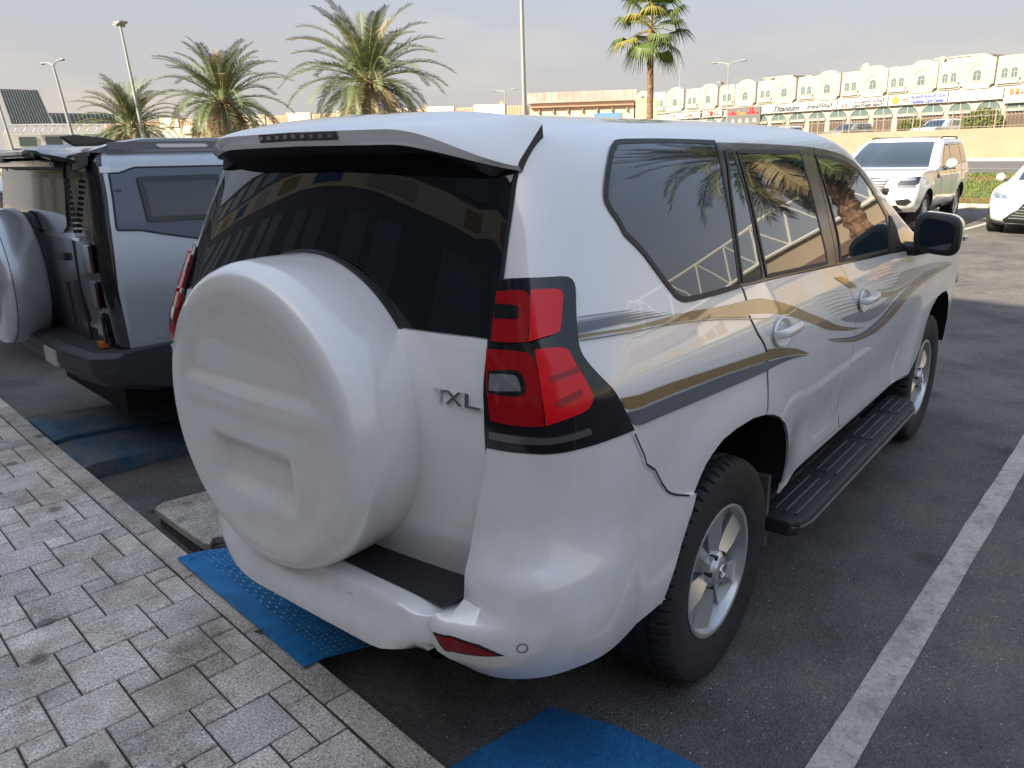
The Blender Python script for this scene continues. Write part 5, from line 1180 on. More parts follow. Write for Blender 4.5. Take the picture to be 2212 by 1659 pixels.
# ------------------------------------------------------------------ lamps and masts
POLE = mat('galvanised_pole', (.30, .30, .29), .5, metal=.4)
def twin_lamp(loc, H, label, arm=1.1, lean=(0, 0), r0=.10, az=0., grp=None):
    e = empty('street_lamp', loc); top = Vector((lean[0], lean[1], H)); b = MB(); b.tube([(0, 0, 0), tuple(top)], [r0, r0*.55], POLE, 8); b.build('pole', e)
    for sg in (-1, 1):
        d = Vector((math.sin(az)*sg, math.cos(az)*sg, 0)); b = MB(); b.tube([top-Vector((0, 0, .02)), top+d*arm*.55+Vector((0, 0, .16)), top+d*arm+Vector((0, 0, .2))], r0*.4, POLE, 6); a_ = b.build('arm', e)
        b = MB(); c = top+d*(arm+.22)+Vector((0, 0, .19)); k = 10; V = []
        for x, q in ((-.28, .05), (-.1, .12), (.12, .14), (.3, .08)):
            for j in range(k):
                t = 2*math.pi*j/k; s_ = d.cross(Vector((0, 0, 1))); p = c+d*x+s_*q*math.cos(t)+Vector((0, 0, q*.6*math.sin(t))); V.append(p)
        b.add(V, [(i*k+j, i*k+(j+1) % k, (i+1)*k+(j+1) % k, (i+1)*k+j) for i in range(3) for j in range(k)]+[tuple(range(k)), tuple(3*k+j for j in range(k))], POLE); b.build('lamp_head', e, smooth=50)
    meta(e, label, 'street lamp', grp); return e
twin_lamp((21.2, 53.4, .1), 7.5, 'twin armed street lamp on the left, left of the tallest lamp mast', 1.15, (-.55, .45), .13)
twin_lamp((63.5, 27.65, 1.0), 7.3, 'twin armed street lamp in front of the white shop building', 1.05, (0, .25), .09)
twin_lamp((71.2, 58.5, .5), 7.8, 'short twin armed street lamp in the distance beside the plain grey pole', 1.3, (0, 0), .10)
twin_lamp((21.3, 64.2, .1), 7.4, 'street lamp cut by the left edge of the view', 1.1, (-.6, .45), .13)
e = empty('lamp_mast', (24.9, 51.7, .1)); b = MB(); b.tube([(0, 0, 0), (-.45, .35, 10.0)], [.15, .075], POLE, 8); b.build('pole', e); t_ = Vector((-.45, .35, 10.0))
for sg in (-1, 0, 1):
    b = MB(); d = Vector((.3, 1, 0)).normalized()*sg; c = t_+d*.5+Vector((0, 0, .02 if sg else .12)); b.box((-.28, -.34, -.05), (.28, .34, .06), POLE, Matrix.Translation(c) @ Matrix.Rotation(R(12*sg), 4, 'X')); b.build('flood_light', e, bevel=.02)
meta(e, 'tallest lamp mast with a cluster of flat floodlights, left of the middle palm', 'lamp mast')
e = empty('grey_pole', (30.9, 24.05, .45)); b = MB(); b.tube([(0, 0, 0), (-.1, .1, 13)], [.13, .085], POLE, 12); b.build('pole', e, smooth=50); b = MB(); b.tube([(-.1, .1, 12.9), (.4, 1.0, 13.4), (.8, 1.9, 13.4)], .05, POLE, 8); b.build('arm', e); b = MB(); b.box((.6, 1.8, 13.3), (.95, 2.5, 13.45), POLE); b.build('lamp_head', e, bevel=.03)
meta(e, 'plain grey pole running out of the top of the picture above the SUV roof', 'lamp pole')
e = empty('antenna_mast', ST(42.2, -3, 8.1)); b = MB(); b.tube([(0, 0, 0), (0, 0, 5.6)], [.05, .025], POLE, 6); b.build('pole', e); b = MB()
for z in (2.2, 3.6, 5.0): b.tube([(-.2, 0, z), (.2, 0, z)], .02, POLE, 4)
meta(b.build('antenna_bars', e), kind='stuff'); meta(e, 'thin antenna mast on the white roof, just right of the fan palm trunk', 'mast')
# ------------------------------------------------------------------ other buildings in the distance
PEACH = mat('peach_render', (.60, .45, .33), .85, noise=.05, nscale=.5); FASC = mat('grey_fascia', (.33, .30, .26), .8, noise=.15, nscale=1.); OCH = mat('ochre_render', (.50, .40, .25), .9, noise=.05, nscale=.6); CREAM = mat('cream_render', (.66, .57, .44), .9, noise=.06, nscale=.5); STRIPE = mat('brown_stripe', (.38, .24, .15), .85)
def wallframe(A, B):
    A = Vector((*A, 0)); B = Vector((*B, 0)); return Matrix.Translation(A) @ Matrix.Rotation(math.atan2((B-A).y, (B-A).x), 4, 'Z'), (B-A).length
M_, Lw = wallframe((87.5, 51.0), (81.2, 62.5))     # local +y faces the camera
e = empty('beige_hall'); e.matrix_world = M_; meta(e, 'peach coloured hall with a grey fascia band, left of the white arcade', 'building')
b = MB(); b.box((0, -12, 0), (Lw, 0, 7.6), PEACH); b.build('wall', e)
b = MB(); b.box((-.3, -.2, 7.5), (Lw+.3, .45, 8.75), FASC); b.build('fascia', e)
b = MB(); b.box((0, 0, 6.95), (Lw, .5, 7.06), STRIPE); b.build('canopy_edge', e)
for i in range(7):
    b = MB(); x = .8+i*1.85; b.box((x, .0, 6.45), (x+.10, .30, 6.95), STRIPE); b.box((x, .05, 6.3), (x+.22, .35, 6.45), STRIPE); b.build('wall_lamp', e)
b = MB(); b.box((1.5, 0, 5.0), (5.0, .1, 6.1), mat('blue_panel', (.10, .22, .36), .6)); b.build('blue_panel', e)
for i in range(14):
    b = MB(); b.box((.2+i*.92, .45, 7.6), (.2+i*.92+.04, .47, 8.7), STRIPE); b.build('fascia_joint', e)
e = empty('ochre_block'); e.matrix_world = M_ @ Matrix.Translation((-5.6, 0, 0)); meta(e, 'narrow ochre block between the peach hall and the white arcade', 'building')
b = MB(); b.box((0, -8, 0), (5.4, .6, 7.7), OCH); b.build('wall', e)
for x in (1.6, 3.4):
    b = MB(); b.box((x, .6, 4), (x+.06, .62, 7.7), STRIPE); b.build('wall_joint', e)
M_, Lw = wallframe((81.0, 63.0), (50.0, 112.0))
e = empty('low_row_building'); e.matrix_world = M_; meta(e, 'long low cream building with alternating striped parapet blocks in the far distance', 'building')
b = MB(); b.box((0, -10, 0), (Lw, 0, 6.0), CREAM); b.build('wall', e)
rr_ = random.Random(8); x = 0; i = 0
while x < Lw:
    w = rr_.uniform(2.2, 4.2); h = 7.35+.25*(i % 2)-.012*x; b = MB(); b.box((x, -3, 5.9), (x+w, .15*(i % 2)+.02, h), CREAM if i % 2 else mat('tan_render', (.50, .35, .24), .9)); o = b.build('parapet_block', e)
    if i % 2 == 0:
        b = MB()
        for k in range(int(w/.35)): b.box((x+k*.35+.1, .02, 6.1), (x+k*.35+.2, .06, h-.1), STRIPE)
        meta(b.build('parapet_fins', o), kind='stuff')
    if i % 3 == 1:
        b = MB(); b.box((x+.4, -2, h), (x+.9, -1.4, h+.45), STRIPE); b.build('roof_box', o)
    x += w+.06; i += 1
b = MB(); b.box((Lw-19, .1, 5.0), (Lw-13, .3, 5.8), INKR); b.box((Lw-12.6, .1, 5.0), (Lw-11, .3, 5.7), SIGNW); b.build('shop_board', e)
# grey ribbed hoarding on a frame at the left
M_, Lw = wallframe((38.5, 84.1), (28.4, 88.1)); HO = mat('hoarding_sheet', (.085, .105, .115), .6, noise=.12, nscale=2); HR = mat('hoarding_rib', (.16, .18, .19), .6); TRW = mat('pale_steel', (.50, .49, .45), .6)
e = empty('ribbed_hoarding'); e.matrix_world = M_; meta(e, 'dark grey ribbed roof hoarding on a pale steel frame at the left edge', 'building')
b = MB(); pl = [(6.0, 5.45), (9.55, 5.40), (10.0, 8.65), (6.75, 8.60)]; b.prism(pl, -.3, .1, HO, f=lambda u, v, h: (u, h, v)); b.build('tall_panel', e)
b = MB(); b.prism([(.2, 5.40), (5.9, 5.45), (6.2, 6.45), (.2, 6.35)], -.3, .1, HO, f=lambda u, v, h: (u, h, v)); b.build('low_panel', e)
for i in range(15):
    f = i/14; b = MB(); b.tube([(6.05+3.45*f, .12, 5.45), (6.8+3.15*f, .12, 8.6)], .03, HR, 4); b.build('rib', e)
for i in range(15):
    x = .35+5.5*i/14; b = MB(); b.tube([(x, .12, 5.45), (x+.12, .12, 6.36)], .03, HR, 4); b.build('rib', e)
for z in (5.3, 4.4):
    b = MB(); b.tube([(-.6, .1, z), (10, .1, z)], .06, TRW, 6); b.build('frame_beam', e)
for i in range(13):
    x = i*.8; b = MB(); b.tube([(x, .1, 4.4), (x+.25, .1, 5.3)], .045, TRW, 5); b.tube([(x+.25, .1, 5.3), (x+.8, .1, 4.4)], .025, TRW, 4); b.build('frame_strut', e)
b = MB(); b.box((-3, -4, 0), (10.5, -.6, 4.5), mat('off_white_render', (.62, .60, .54), .85)); b.build('lower_wall', e)
for i in range(4):
    b = MB(); b.box((.8+2.3*i, -.6, 3.3), (2.3+2.3*i, -.55, 4.2), WG); b.build('window', e)
# ------------------------------------------------------------------ building that shades the parking (behind the camera)
MB_ = Matrix.Translation(Vector(K(-11.0, 0, KZ))) @ Matrix.Rotation(math.atan2(KA.y, KA.x), 4, 'Z')    # x along the kerb, -y towards the cars
e = empty('shop_block'); e.matrix_world = MB_; meta(e, 'beige shop block along the pavement behind the viewer', 'building')
BEI = mat('beige_cladding', (.74, .62, .46), .8, noise=.08, nscale=.7); DKG = mat('shop_window_glass', (.02, .025, .028), .05, coat=1, spec=.8)
TOP = 12.7
b = MB(); b.box((-30, .02, 0), (50, 10, TOP), BEI); b.build('wall', e)
b = MB(); b.box((-30, -.012, 5.0), (50, .02, 9.0), mat('bronze_cladding', (.075, .068, .06), .4)); b.build('upper_cladding', e)
b = MB(); b.box((-30, -.03, 9.0), (50, .02, 10.2), BEI); b.build('fascia_band', e)
b = MB(); b.box((-30, -.012, 10.2), (50, .02, TOP-.3), mat('bronze_cladding', (.075, .068, .06), .4)); b.build('upper_cladding', e)
for i in range(-5, 9):
    x = i*5.6; b = MB(); b.box((x, -.35, 0), (x+.7, .02, 5.2), BEI); b.build('pillar', e, bevel=.02); b = MB(); b.box((x+.9, -.04, .1), (x+5.4, .02, 3.1), DKG); w = b.build('shop_window', e)
    b = MB(); b.box((x+2.3, -.07, .1), (x+2.38, -.03, 3.1), WF); b.box((x+3.9, -.07, .1), (x+3.98, -.03, 3.1), WF); b.build('window_bar', w)
    b = MB(); b.box((x+.8, -.18, 3.3), (x+5.5, .02, 4.25), [SIGNW, mat('sign_dark', (.05, .05, .06), .5), SIGNW, mat('sign_bluegrey', (.10, .14, .25), .5)][i % 4]); b.build('fascia_board', e)
    b = MB(); b.box((x+1.2, -.06, 9.2), (x+4.4, -.02, 10.0), [mat('sign_gold', (.35, .20, .04), .5), SIGNW, mat('sign_blue', (.03, .06, .25), .5)][i % 3]); b.build('name_board', e); b = MB(); b.box((x+1.5, -.05, 10.5), (x+5.1, .02, 12.2), DKG); b.build('upper_window', e); b = MB(); b.box((x+1.5, -.05, 5.3), (x+3., .02, 8.2), DKG); b.build('upper_window', e); b = MB(); b.box((x+3.6, -.05, 5.3), (x+5.1, .02, 8.2), DKG); b.build('upper_window', e)
b = MB(); b.box((-30, -1.3, 4.6), (50, .02, 4.85), BEI); b.build('canopy', e)
b = MB(); b.box((-30, -.2, TOP-.3), (50, .02, TOP+.02), FW2); b.build('cornice', e)
# ------------------------------------------------------------------ hall to the right, outside the frame, seen in the door glass
def side_hall():
    M_, Lw = wallframe((52, -6.5), (40, -26)); M_ = M_ @ Matrix.Rotation(math.pi, 4, 'Z') @ Matrix.Translation((-Lw, 0, 0))
    e = empty('sand_hall'); e.matrix_world = M_; meta(e, 'sand coloured hall with a pale roof truss beyond the parking, right of the view', 'building')
    b = MB(); b.box((-30, -10, 0), (Lw+4, 0, 6.0), SANDW); b.build('wall', e)
    for i in range(-10, 12):
        x = i*2.6; b = MB(); b.tube([(x, .3, 6.0), (x+.7, .3, 8.2)], .09, TRW, 5); b.tube([(x+.7, .3, 8.2), (x+2.6, .3, 6.0)], .06, TRW, 5); b.build('truss_strut', e)
        b = MB(); b.box((x+.5, .0, .3), (x+1.9, .06, 3.4), mat('amber_glass', (.30, .20, .05), .15)); b.build('window', e)
    for z in (6.0, 8.2):
        b = MB(); b.tube([(-27, .3, z), (Lw+4, .3, z)], .10, TRW, 6); b.build('truss_beam', e)
    b = MB(); b.box((-12, 0, 3.9), (Lw, .35, 4.6), mat('umber_board', (.10, .06, .045), .5)); b.build('fascia_board', e)
side_hall()
e = empty('corner_shop', (42.0, -22.5, 0), R(-62)); e.scale = (.62, .62, .66); meta(e, 'beige corner shop with golden window panes at the end of the sand coloured hall', 'building')
b = MB(); b.box((-4.6, -4, 0), (4.6, 4, 7.6), CREAM); b.build('wall', e); b = MB(); b.box((-4.8, -4.2, 7.6), (4.8, 4.2, 8.6), mat('dark_parapet', (.06, .055, .05), .6)); b.build('parapet', e)
for x0 in (-4.0, -1.2, 1.6):
    for i in range(3):
        for j in range(3):
            b = MB(); b.box((x0+.78*i, -4.06, 2.4+.95*j), (x0+.78*i+.70, -4.0, 3.25+.95*j), mat('golden_pane', (.42, .27, .04), .18, coat=.5)); b.build('window_pane', e)
text_mesh('THE GR', .75, .06, INK, 'sign_lettering', e, Matrix.Translation((0, -4.07, 6.3)) @ Matrix.Rotation(R(90), 4, 'X'), width=4.2, bold=.03)
# ------------------------------------------------------------------ grey off-roader on the left
def flat_hw(x, z, w): return w
DROWS = [(.60, .985, .05, .02, .10, .10, 4.3), (.72, 1.0, -.02, .02, .10, .10, 4.55), (.90, 1.005, -.03, .02, .10, .10, 4.6), (1.10, 1.005, -.04, .02, .10, .10, 4.55), (1.25, 1.0, -.035, .02, .10, .10, 3.6), (1.39, .985, -.03, .02, .10, .10, 3.1), (1.55, .960, -.012, .02, .10, .10, 2.9), (1.68, .935, .0, .02, .10, .10, 2.7), (1.75, .915, .02, .02, .10, .10, 2.55), (1.79, .86, .05, .02, .10, .10, 2.45), (1.805, .6, .09, .02, .10, .10, 2.3), (1.815, .2, .2, .02, .06, .06, 2.2)]
DS = Surf(DROWS, lambda x, z, w: w+(.035*(1-sm(.52, .66, math.hypot(x-.93, z-.42)))+.035*(1-sm(.52, .66, math.hypot(x-3.9, z-.42))) if z < 1.2 else 0)-.01*max(0, x-2.5), er=3.2)
TH = R(-6.6); OD = Vector((-.41, 2.30, 0)); FD = Vector((math.cos(TH), math.sin(TH), 0)); LD = Vector((-math.sin(TH), math.cos(TH), 0))
dl = OD+LD*1.0
df = empty('grey_offroader', (dl.x, dl.y, 0), TH); meta(df, 'boxy silver grey off-roader with black tail panel, left of the white SUV', 'car')
cut = [(.93+.50*math.cos(a), .42+.50*math.sin(a)) for a in lin(-.3, math.pi+.3, 22)]; cut2 = [(x+2.97, z) for x, z in cut]
ts2 = lin(0, 1, 8)[:-1]+lin(1, 2, 13)[:-1]+lin(2, 3, 40)[:-1]+lin(3, 4, 10)[:-1]+lin(4, 5, 8)
body_mesh(DS, 'body', GREYPAINT, df, ts2, lin(.8, DS.n-1e-6, 40), .8, [(cut, -1.3, -.6), (cut2, -1.3, -.6), (cut, .6, 1.3), (cut2, .6, 1.3)], DARK)
for x in (.93, 3.9):
    make_wheel(df, (x, -.83, .385), False); make_wheel(df, (x, .83, .385), True)
NAVY = mat('navy_gloss_panel', (.045, .062, .100), .10, coat=1.0); DPL = mat('charcoal_plastic', (.022, .023, .025), .55, noise=.15, nscale=50)
D = lambda x, z: DS.side(x, z)
q = [D(.005, 1.672), D(.15, 1.672), D(.23, 1.697), D(.9, 1.692), D(1.9, 1.68), D(1.9, 1.30), D(1.2, 1.285), D(.58, 1.295), D(.2, 1.380), D(-.02+.06, 1.392)]
sp_ = patch(DS, q, 'side_panel', NAVY, df, off=.004, thick=.01, sharp=0)
q = [D(.24, 1.635), D(.655, 1.633), D(.68, 1.45), D(.60, 1.425), D(.25, 1.432)]; w = patch(DS, q, 'side_window', GLASS, sp_, off=.012, thick=.01, sharp=0); ribbon(DS, q, 'window_frame', GLOSSBLACK, w, .03, .0135)
q = [D(1.0, 1.65), D(1.85, 1.64), D(1.85, 1.34), D(1.02, 1.34)]; patch(DS, q, 'side_window', GLASS, sp_, off=.012, thick=.01, sharp=0)
q = [D(.06, 1.585), D(.14, 1.592), D(.14, 1.578)]; patch(DS, q, 'panel_crease', GLOSSBLACK, sp_, off=.006, thick=.002, sharp=0)
for line_, cl in (([D(.013, 1.70), D(.035, 1.394)], False), ([D(.005, 1.672), D(.15, 1.672), D(.23, 1.697), D(.9, 1.692)], False), ([D(.04, 1.392), D(.2, 1.38), D(.58, 1.295), D(1.2, 1.285)], False), ([D(1.05, 1.28), D(1.05, .75)], False)): ribbon(DS, line_, 'panel_gap', gap, df, .008, .006, closed=cl)
# rear panels
by = lambda y, z: DS.byy(y, z, False)
tp = patch(DS, [by(.62, 1.775), (1.72, DS.vz(1.775)), (1.84, DS.vz(1.60)), (1.86, DS.vz(1.39)), (1.80, DS.vz(1.10)), (1.78, DS.vz(.76)), by(.60, .76)], 'tail_panel', GLOSSBLACK, df, off=.006, thick=.02, sharp=0)
patch(DS, [by(.62, 1.775), (1.72, DS.vz(1.775)), (1.84, DS.vz(1.60)), (1.86, DS.vz(1.39)), (1.80, DS.vz(1.10)), (1.78, DS.vz(.76)), by(.60, .76)], 'tail_panel', GLOSSBLACK, df, off=.006, thick=.02, sharp=0, side=-1)
sl = patch(DS, [(1.70, DS.vz(1.705)), (1.97, DS.vz(1.705)), (1.985, DS.vz(1.675)), (1.72, DS.vz(1.675))], 'roof_strip', FARWHITE, df, off=.007, thick=.01, sharp=0)
for i in range(10):
    z = 1.64-.029*i; b = MB(); b.box((-.046, -.700, z-.009), (-.02, -.682, z+.009), RIMDARK); b.build('tail_stud', tp, bevel=.003)
b = MB(); b.box((-.06, -.80, 1.335), (-.02, -.70, 1.352), CHROME); b.build('tail_trim', tp)
SMK = mat('smoked_red_lens', (.025, .004, .005), .10, coat=1.0)
for z0, z1, m_ in ((1.17, 1.32, SMK), (.98, 1.13, SMK), (.80, .95, GLOSSBLACK)):
    for sd in (1, -1):
        b = MB(); b.box((-.048, -.86*sd-.045, z0), (-.03, -.86*sd+.045, z1), m_); b.build('tail_lamp', tp, bevel=.008)
b = MB(); b.box((-.066, -.90, .775), (-.03, -.83, .81), mat('orange_lens', (.5, .10, .02), .2)); b.build('side_reflector', tp, bevel=.004)
gt = patch(DS, [(0, DS.vz(1.725)), by(.58, 1.725), by(.58, 1.40), by(.50, 1.36), (0, DS.vz(1.36))], 'rear_window', GLOSSBLACK, df, off=.022, thick=.03, mirror=True, sharp=0)
b = MB(); b.box((-.06, -.56, 1.70), (.02, .56, 1.745), mat('brown_gloss', (.06, .045, .035), .12, coat=1)); b.build('window_hood', gt, bevel=.012)
patch(DS, [(0, DS.vz(1.33)), by(.60, 1.33), by(.60, .78), (0, DS.vz(.78))], 'tailgate', mat('dark_gate', (.03, .031, .034), .3, coat=.6), df, off=.012, thick=.02, mirror=True, sharp=0)
b = MB(); b.box((-.065, -.50, 1.21), (-.04, -.36, 1.25), RIMDARK); b.box((-.078, -.505, .85), (-.06, -.485, 1.10), RIMDARK); b.build('gate_handle', df, bevel=.006)
b = MB(); V = []; pr_ = [(.02, 1.80), (-.09, 1.802), (-.125, 1.792), (-.13, 1.775), (-.10, 1.762), (.02, 1.745)]; ys = lin(-.86, .86, 25); F = []
for y in ys:
    a = abs(y)/.86; V += [(x+.10*a**3, y, z-.05*a**3+.012*(1 if .35 < a < .6 else 0)) for x, z in pr_]
for i in range(24):
    for j in range(6): F.append((i*6+j, i*6+(j+1) % 6, (i+1)*6+(j+1) % 6, (i+1)*6+j))
b.add(V, F+[tuple(range(6)), tuple(144+j for j in range(6))], GLOSSBLACK); b.build('roof_spoiler', df, smooth=40)
for sd in (1, -1):
    b = MB(); b.prism([(-.02, 1.775), (.03, 1.785), (.02, 1.715), (-.03, 1.69)], .80, .905, GLOSSBLACK, f=lambda u, v, h: (u, -h*sd, v)); b.build('spoiler_end', df, bevel=.006)
    b = MB(); V = []; k = 16; F = []
    for i in range(k+1):
        f = i/k; x = .02+2.3*f; h = .062*min(1, math.sin(math.pi*min(f, 1-f)/.14*.5) if min(f, 1-f) < .14 else 1); V += [(x, -.895*sd, 1.775), (x, -.91*sd, 1.78+h), (x, -.85*sd, 1.785+h), (x, -.83*sd, 1.78)]
    for i in range(k): F += [(i*4+j, i*4+j+1, (i+1)*4+j+1, (i+1)*4+j) for j in range(3)]
    b.add(V, F, GREYPAINT); rail_ = b.build('roof_rail', df, smooth=35)
    b = MB(); b.box((.12, -.913*sd-.004, 1.788), (2.2, -.913*sd+.004, 1.826), NAVY); b.build('rail_panel', rail_)
    b = MB(); b.prism([(.36, 1.806), (.385, 1.794), (.63, 1.794), (.645, 1.803), (.63, 1.814), (.37, 1.815)], -.006, .006, RIM, f=lambda u, v, h: (u, -.9165*sd+h, v)); b.build('rail_slot', rail_, bevel=.002)
    b = MB(); b.prism([(.05, 1.81), (-.02, 1.862), (.06, 1.87), (.20, 1.855), (.35, 1.815)], -.02, .02, GLOSSBLACK, f=lambda u, v, h: (u, -.62*sd+h, v))
    if sd > 0: b.build('roof_fin', df, bevel=.006)
# bumper and spare
b = MB(); V = []; F = []; pr_ = [(-.03, .775), (-.15, .765), (-.19, .74), (-.19, .66), (-.12, .56), (.10, .50), (.45, .50), (.45, .775)]
ys = [-1.045, -1.03, -.95, -.6, -.2, .2, .6, .95, 1.03, 1.045]
for y in ys:
    a = max(0, (abs(y)-.85)/.2); V += [(x+(.16*a**2 if x < .3 else 0), y, z+(0 if z > .6 else .02*a)) for x, z in pr_]
for i in range(len(ys)-1):
    for j in range(8): F.append((i*8+j, i*8+(j+1) % 8, (i+1)*8+(j+1) % 8, (i+1)*8+j))
b.add(V, F+[tuple(range(8)), tuple((len(ys)-1)*8+j for j in range(8))], DPL); bp_ = b.build('rear_bumper', df, bevel=.01)
b = MB(); b.box((-.20, -.50, .63), (-.185, -.28, .72), SIGNW); b.build('number_plate', bp_)
b = MB(); b.box((.45, -.98, .46), (4.3, .98, .62), DPL); b.box((.1, -.6, .3), (4.3, .6, .5), DARK); b.build('sill', df)
cy, cz = -1.0+1.22, 1.075; b = MB(); b.lathe([(.385, -.08), (.40, -.10), (.402, -.27), (.396, -.295), (.385, -.312), (.365, -.322), (.30, -.326), (0, -.33)], GREYPAINT, 80, 'x', (0, cy, cz)); sc_ = b.build('spare_wheel_cover', df, smooth=40)
b = MB(); b.lathe([(.4035, -.262), (.4035, -.266)], gap, 80, 'x', (0, cy, cz)); b.build('cover_gap', sc_)
b = MB(); b.lathe([(.37, -.02), (.375, -.09), (.2, -.10)], DPL, 60, 'x', (0, cy, cz)); b.build('spare_mount', sc_, smooth=40)
v0, v1 = DS.vz(1.32), DS.vz(1.72); patch(DS, [(3.3, v0), (5, v0), (5, v1), (3.3, v1)], 'windscreen', GLASS, df, off=.004, thick=.01, mirror=True, sharp=0, dt=.1)
# ------------------------------------------------------------------ far cars: shared builder
def far_car(name, loc, rz, rows, label, hw=None, wheels=((0, .385), (3.07, .385)), wy=.82, arch_r_=.47, paint=None, fx=.3, fy=.5, fbow=.06, wstyle='thin', rr=.24):
    paint = paint or FARWHITE; sf = Surf(rows, hw or (lambda x, z, w: w-.02*max(0, x-2.6)), fx=fx, fy=fy, fbow=fbow); e = empty(name, loc, rz); meta(e, label, 'car')
    cs = []
    for x, r in wheels:
        c = [(x+arch_r_*math.cos(a), r+arch_r_*math.sin(a)) for a in lin(-.25, math.pi+.25, 20)]; cs += [(c, -1.3, -.58), (c, .58, 1.3)]
    body_mesh(sf, 'body', paint, e, lin(0, 1, 8)[:-1]+lin(1, 2, 10)[:-1]+lin(2, 3, 44)[:-1]+lin(3, 4, 14)[:-1]+lin(4, 5, 12), lin(0, sf.n-1e-6, 44), 0, cs, DARK)
    for x, r in wheels:
        make_wheel(e, (x, -wy, r), False, r, .27, rr, 10, wstyle, n=120); make_wheel(e, (x, wy, r), True, r, .27, rr, 10, wstyle, n=120)
    b = MB(); z0 = rows[0][0]; b.box((-.6, -.58, .25), (wheels[1][0]+.5, .58, z0+.02), DARK); b.build('underbody', e)
    return e, sf
PR = [(.42, .90, -.85, .05, .2, .2, 3.82), (.55, .955, -.98, .06, .25, .22, 3.98), (.75, .985, -1.03, .06, .28, .22, 4.02), (.95, .99, -1.03, .06, .28, .22, 3.98), (1.10, .985, -1.02, .06, .28, .22, 3.90), (1.18, .97, -1.0, .06, .28, .22, 3.70), (1.24, .95, -.98, .06, .28, .22, 2.62), (1.40, .91, -.93, .06, .28, .22, 2.35), (1.58, .86, -.86, .06, .28, .22, 2.02), (1.72, .81, -.80, .06, .28, .22, 1.68), (1.78, .75, -.77, .06, .28, .22, 1.50), (1.82, .58, -.72, .05, .28, .2, 1.3), (1.84, .25, -.68, .05, .15, .12, 1.1)]
pt, QS = far_car('white_suv', (18.44, 2.72, 0), math.pi, PR, 'white SUV with chrome nose parked facing the viewer, beyond the wing mirror', hw=lambda x, z, w: w-.03*max(0, x-2.6)+(.02*(1-sm(.5, .66, min(math.hypot(x, z-.4), math.hypot(x-3.07, z-.4)))) if z < 1.1 else 0))
vz = QS.vz; sd2 = QS.side; fr = lambda y, z: QS.byy(y, z, True)
def both(poly, nm, m, o, parent=None, **k): return [patch(QS, poly, nm, m, parent or pt, off=o, thick=.01, side=s_, sharp=0, **k) for s_ in (1, -1)]
ws = patch(QS, [(5, vz(1.235)), fr(.80, 1.235), fr(.74, 1.50), fr(.66, 1.735), (5, vz(1.735))], 'windscreen', GLASSMID, pt, off=.006, thick=.01, mirror=True, sharp=0, dt=.1)
both([sd2(1.95, 1.26), sd2(1.62, 1.52), sd2(1.36, 1.68), sd2(1.0, 1.71), sd2(1.02, 1.26)], 'side_window', GLASSMID, .005); both([sd2(.95, 1.27), sd2(.93, 1.71), sd2(.05, 1.71), sd2(.02, 1.29)], 'side_window', GLASSMID, .005); both([sd2(-.05, 1.30), sd2(-.02, 1.70), sd2(-.42, 1.68), sd2(-.52, 1.45), sd2(-.50, 1.32)], 'side_window', GLASSMID, .005)
both([sd2(2.12, 1.24), sd2(1.98, 1.25), sd2(1.66, 1.51), sd2(1.38, 1.69), sd2(-.45, 1.70), sd2(-.60, 1.30), sd2(-.55, 1.26)], 'window_surround', GLOSSBLACK, .002)
for x0 in (2.0, .98, -.02):
    for s_ in (1, -1): ribbon(QS, [sd2(x0, 1.24), sd2(x0+.03, .95), sd2(x0, .62)], 'door_gap', gap, pt, .012, .003, closed=False, side=s_)
gr = patch(QS, [(5, vz(.78)), fr(.33, .80), fr(.45, 1.06), (5, vz(1.08))], 'grille', BLACK, pt, off=.012, thick=.02, mirror=True, sharp=0, dt=.1)
for i in range(5):
    z = .82+.05*i; patch(QS, [(5, vz(z)), fr(.30+.025*i, z), fr(.30+.025*i, z+.02), (5, vz(z+.02))], 'grille_bar', CHROME, gr, off=.022, thick=.008, mirror=True, sharp=0, dt=.1)
both([fr(.32, .78), fr(.43, .76), fr(.60, 1.09), fr(.45, 1.10)], 'chrome_wing', CHROME, .024)
both([fr(.60, .90), fr(.86, .92), (3.25, vz(.98)), (3.2, vz(1.10)), fr(.66, 1.07), fr(.58, .98)], 'headlight', mat('headlamp_black', (.03, .032, .036), .08, coat=1), .010)
both([fr(.61, .895), fr(.90, .905), (3.4, vz(.94)), fr(.64, .935)], 'lamp_strip', CLEAR, .016); both([fr(.64, 1.02), fr(.86, 1.03), (3.3, vz(1.06)), fr(.68, 1.06)], 'lamp_strip', CHROME, .016)
both([fr(.58, .66), fr(.80, .69), fr(.86, .64), fr(.76, .56), fr(.62, .575)], 'fog_vent', BLACK, .008)
patch(QS, [(5, vz(.44)), fr(.70, .44), fr(.62, .56), (5, vz(.56))], 'lower_grille', BLACK, pt, off=.008, thick=.01, mirror=True, sharp=0, dt=.1)
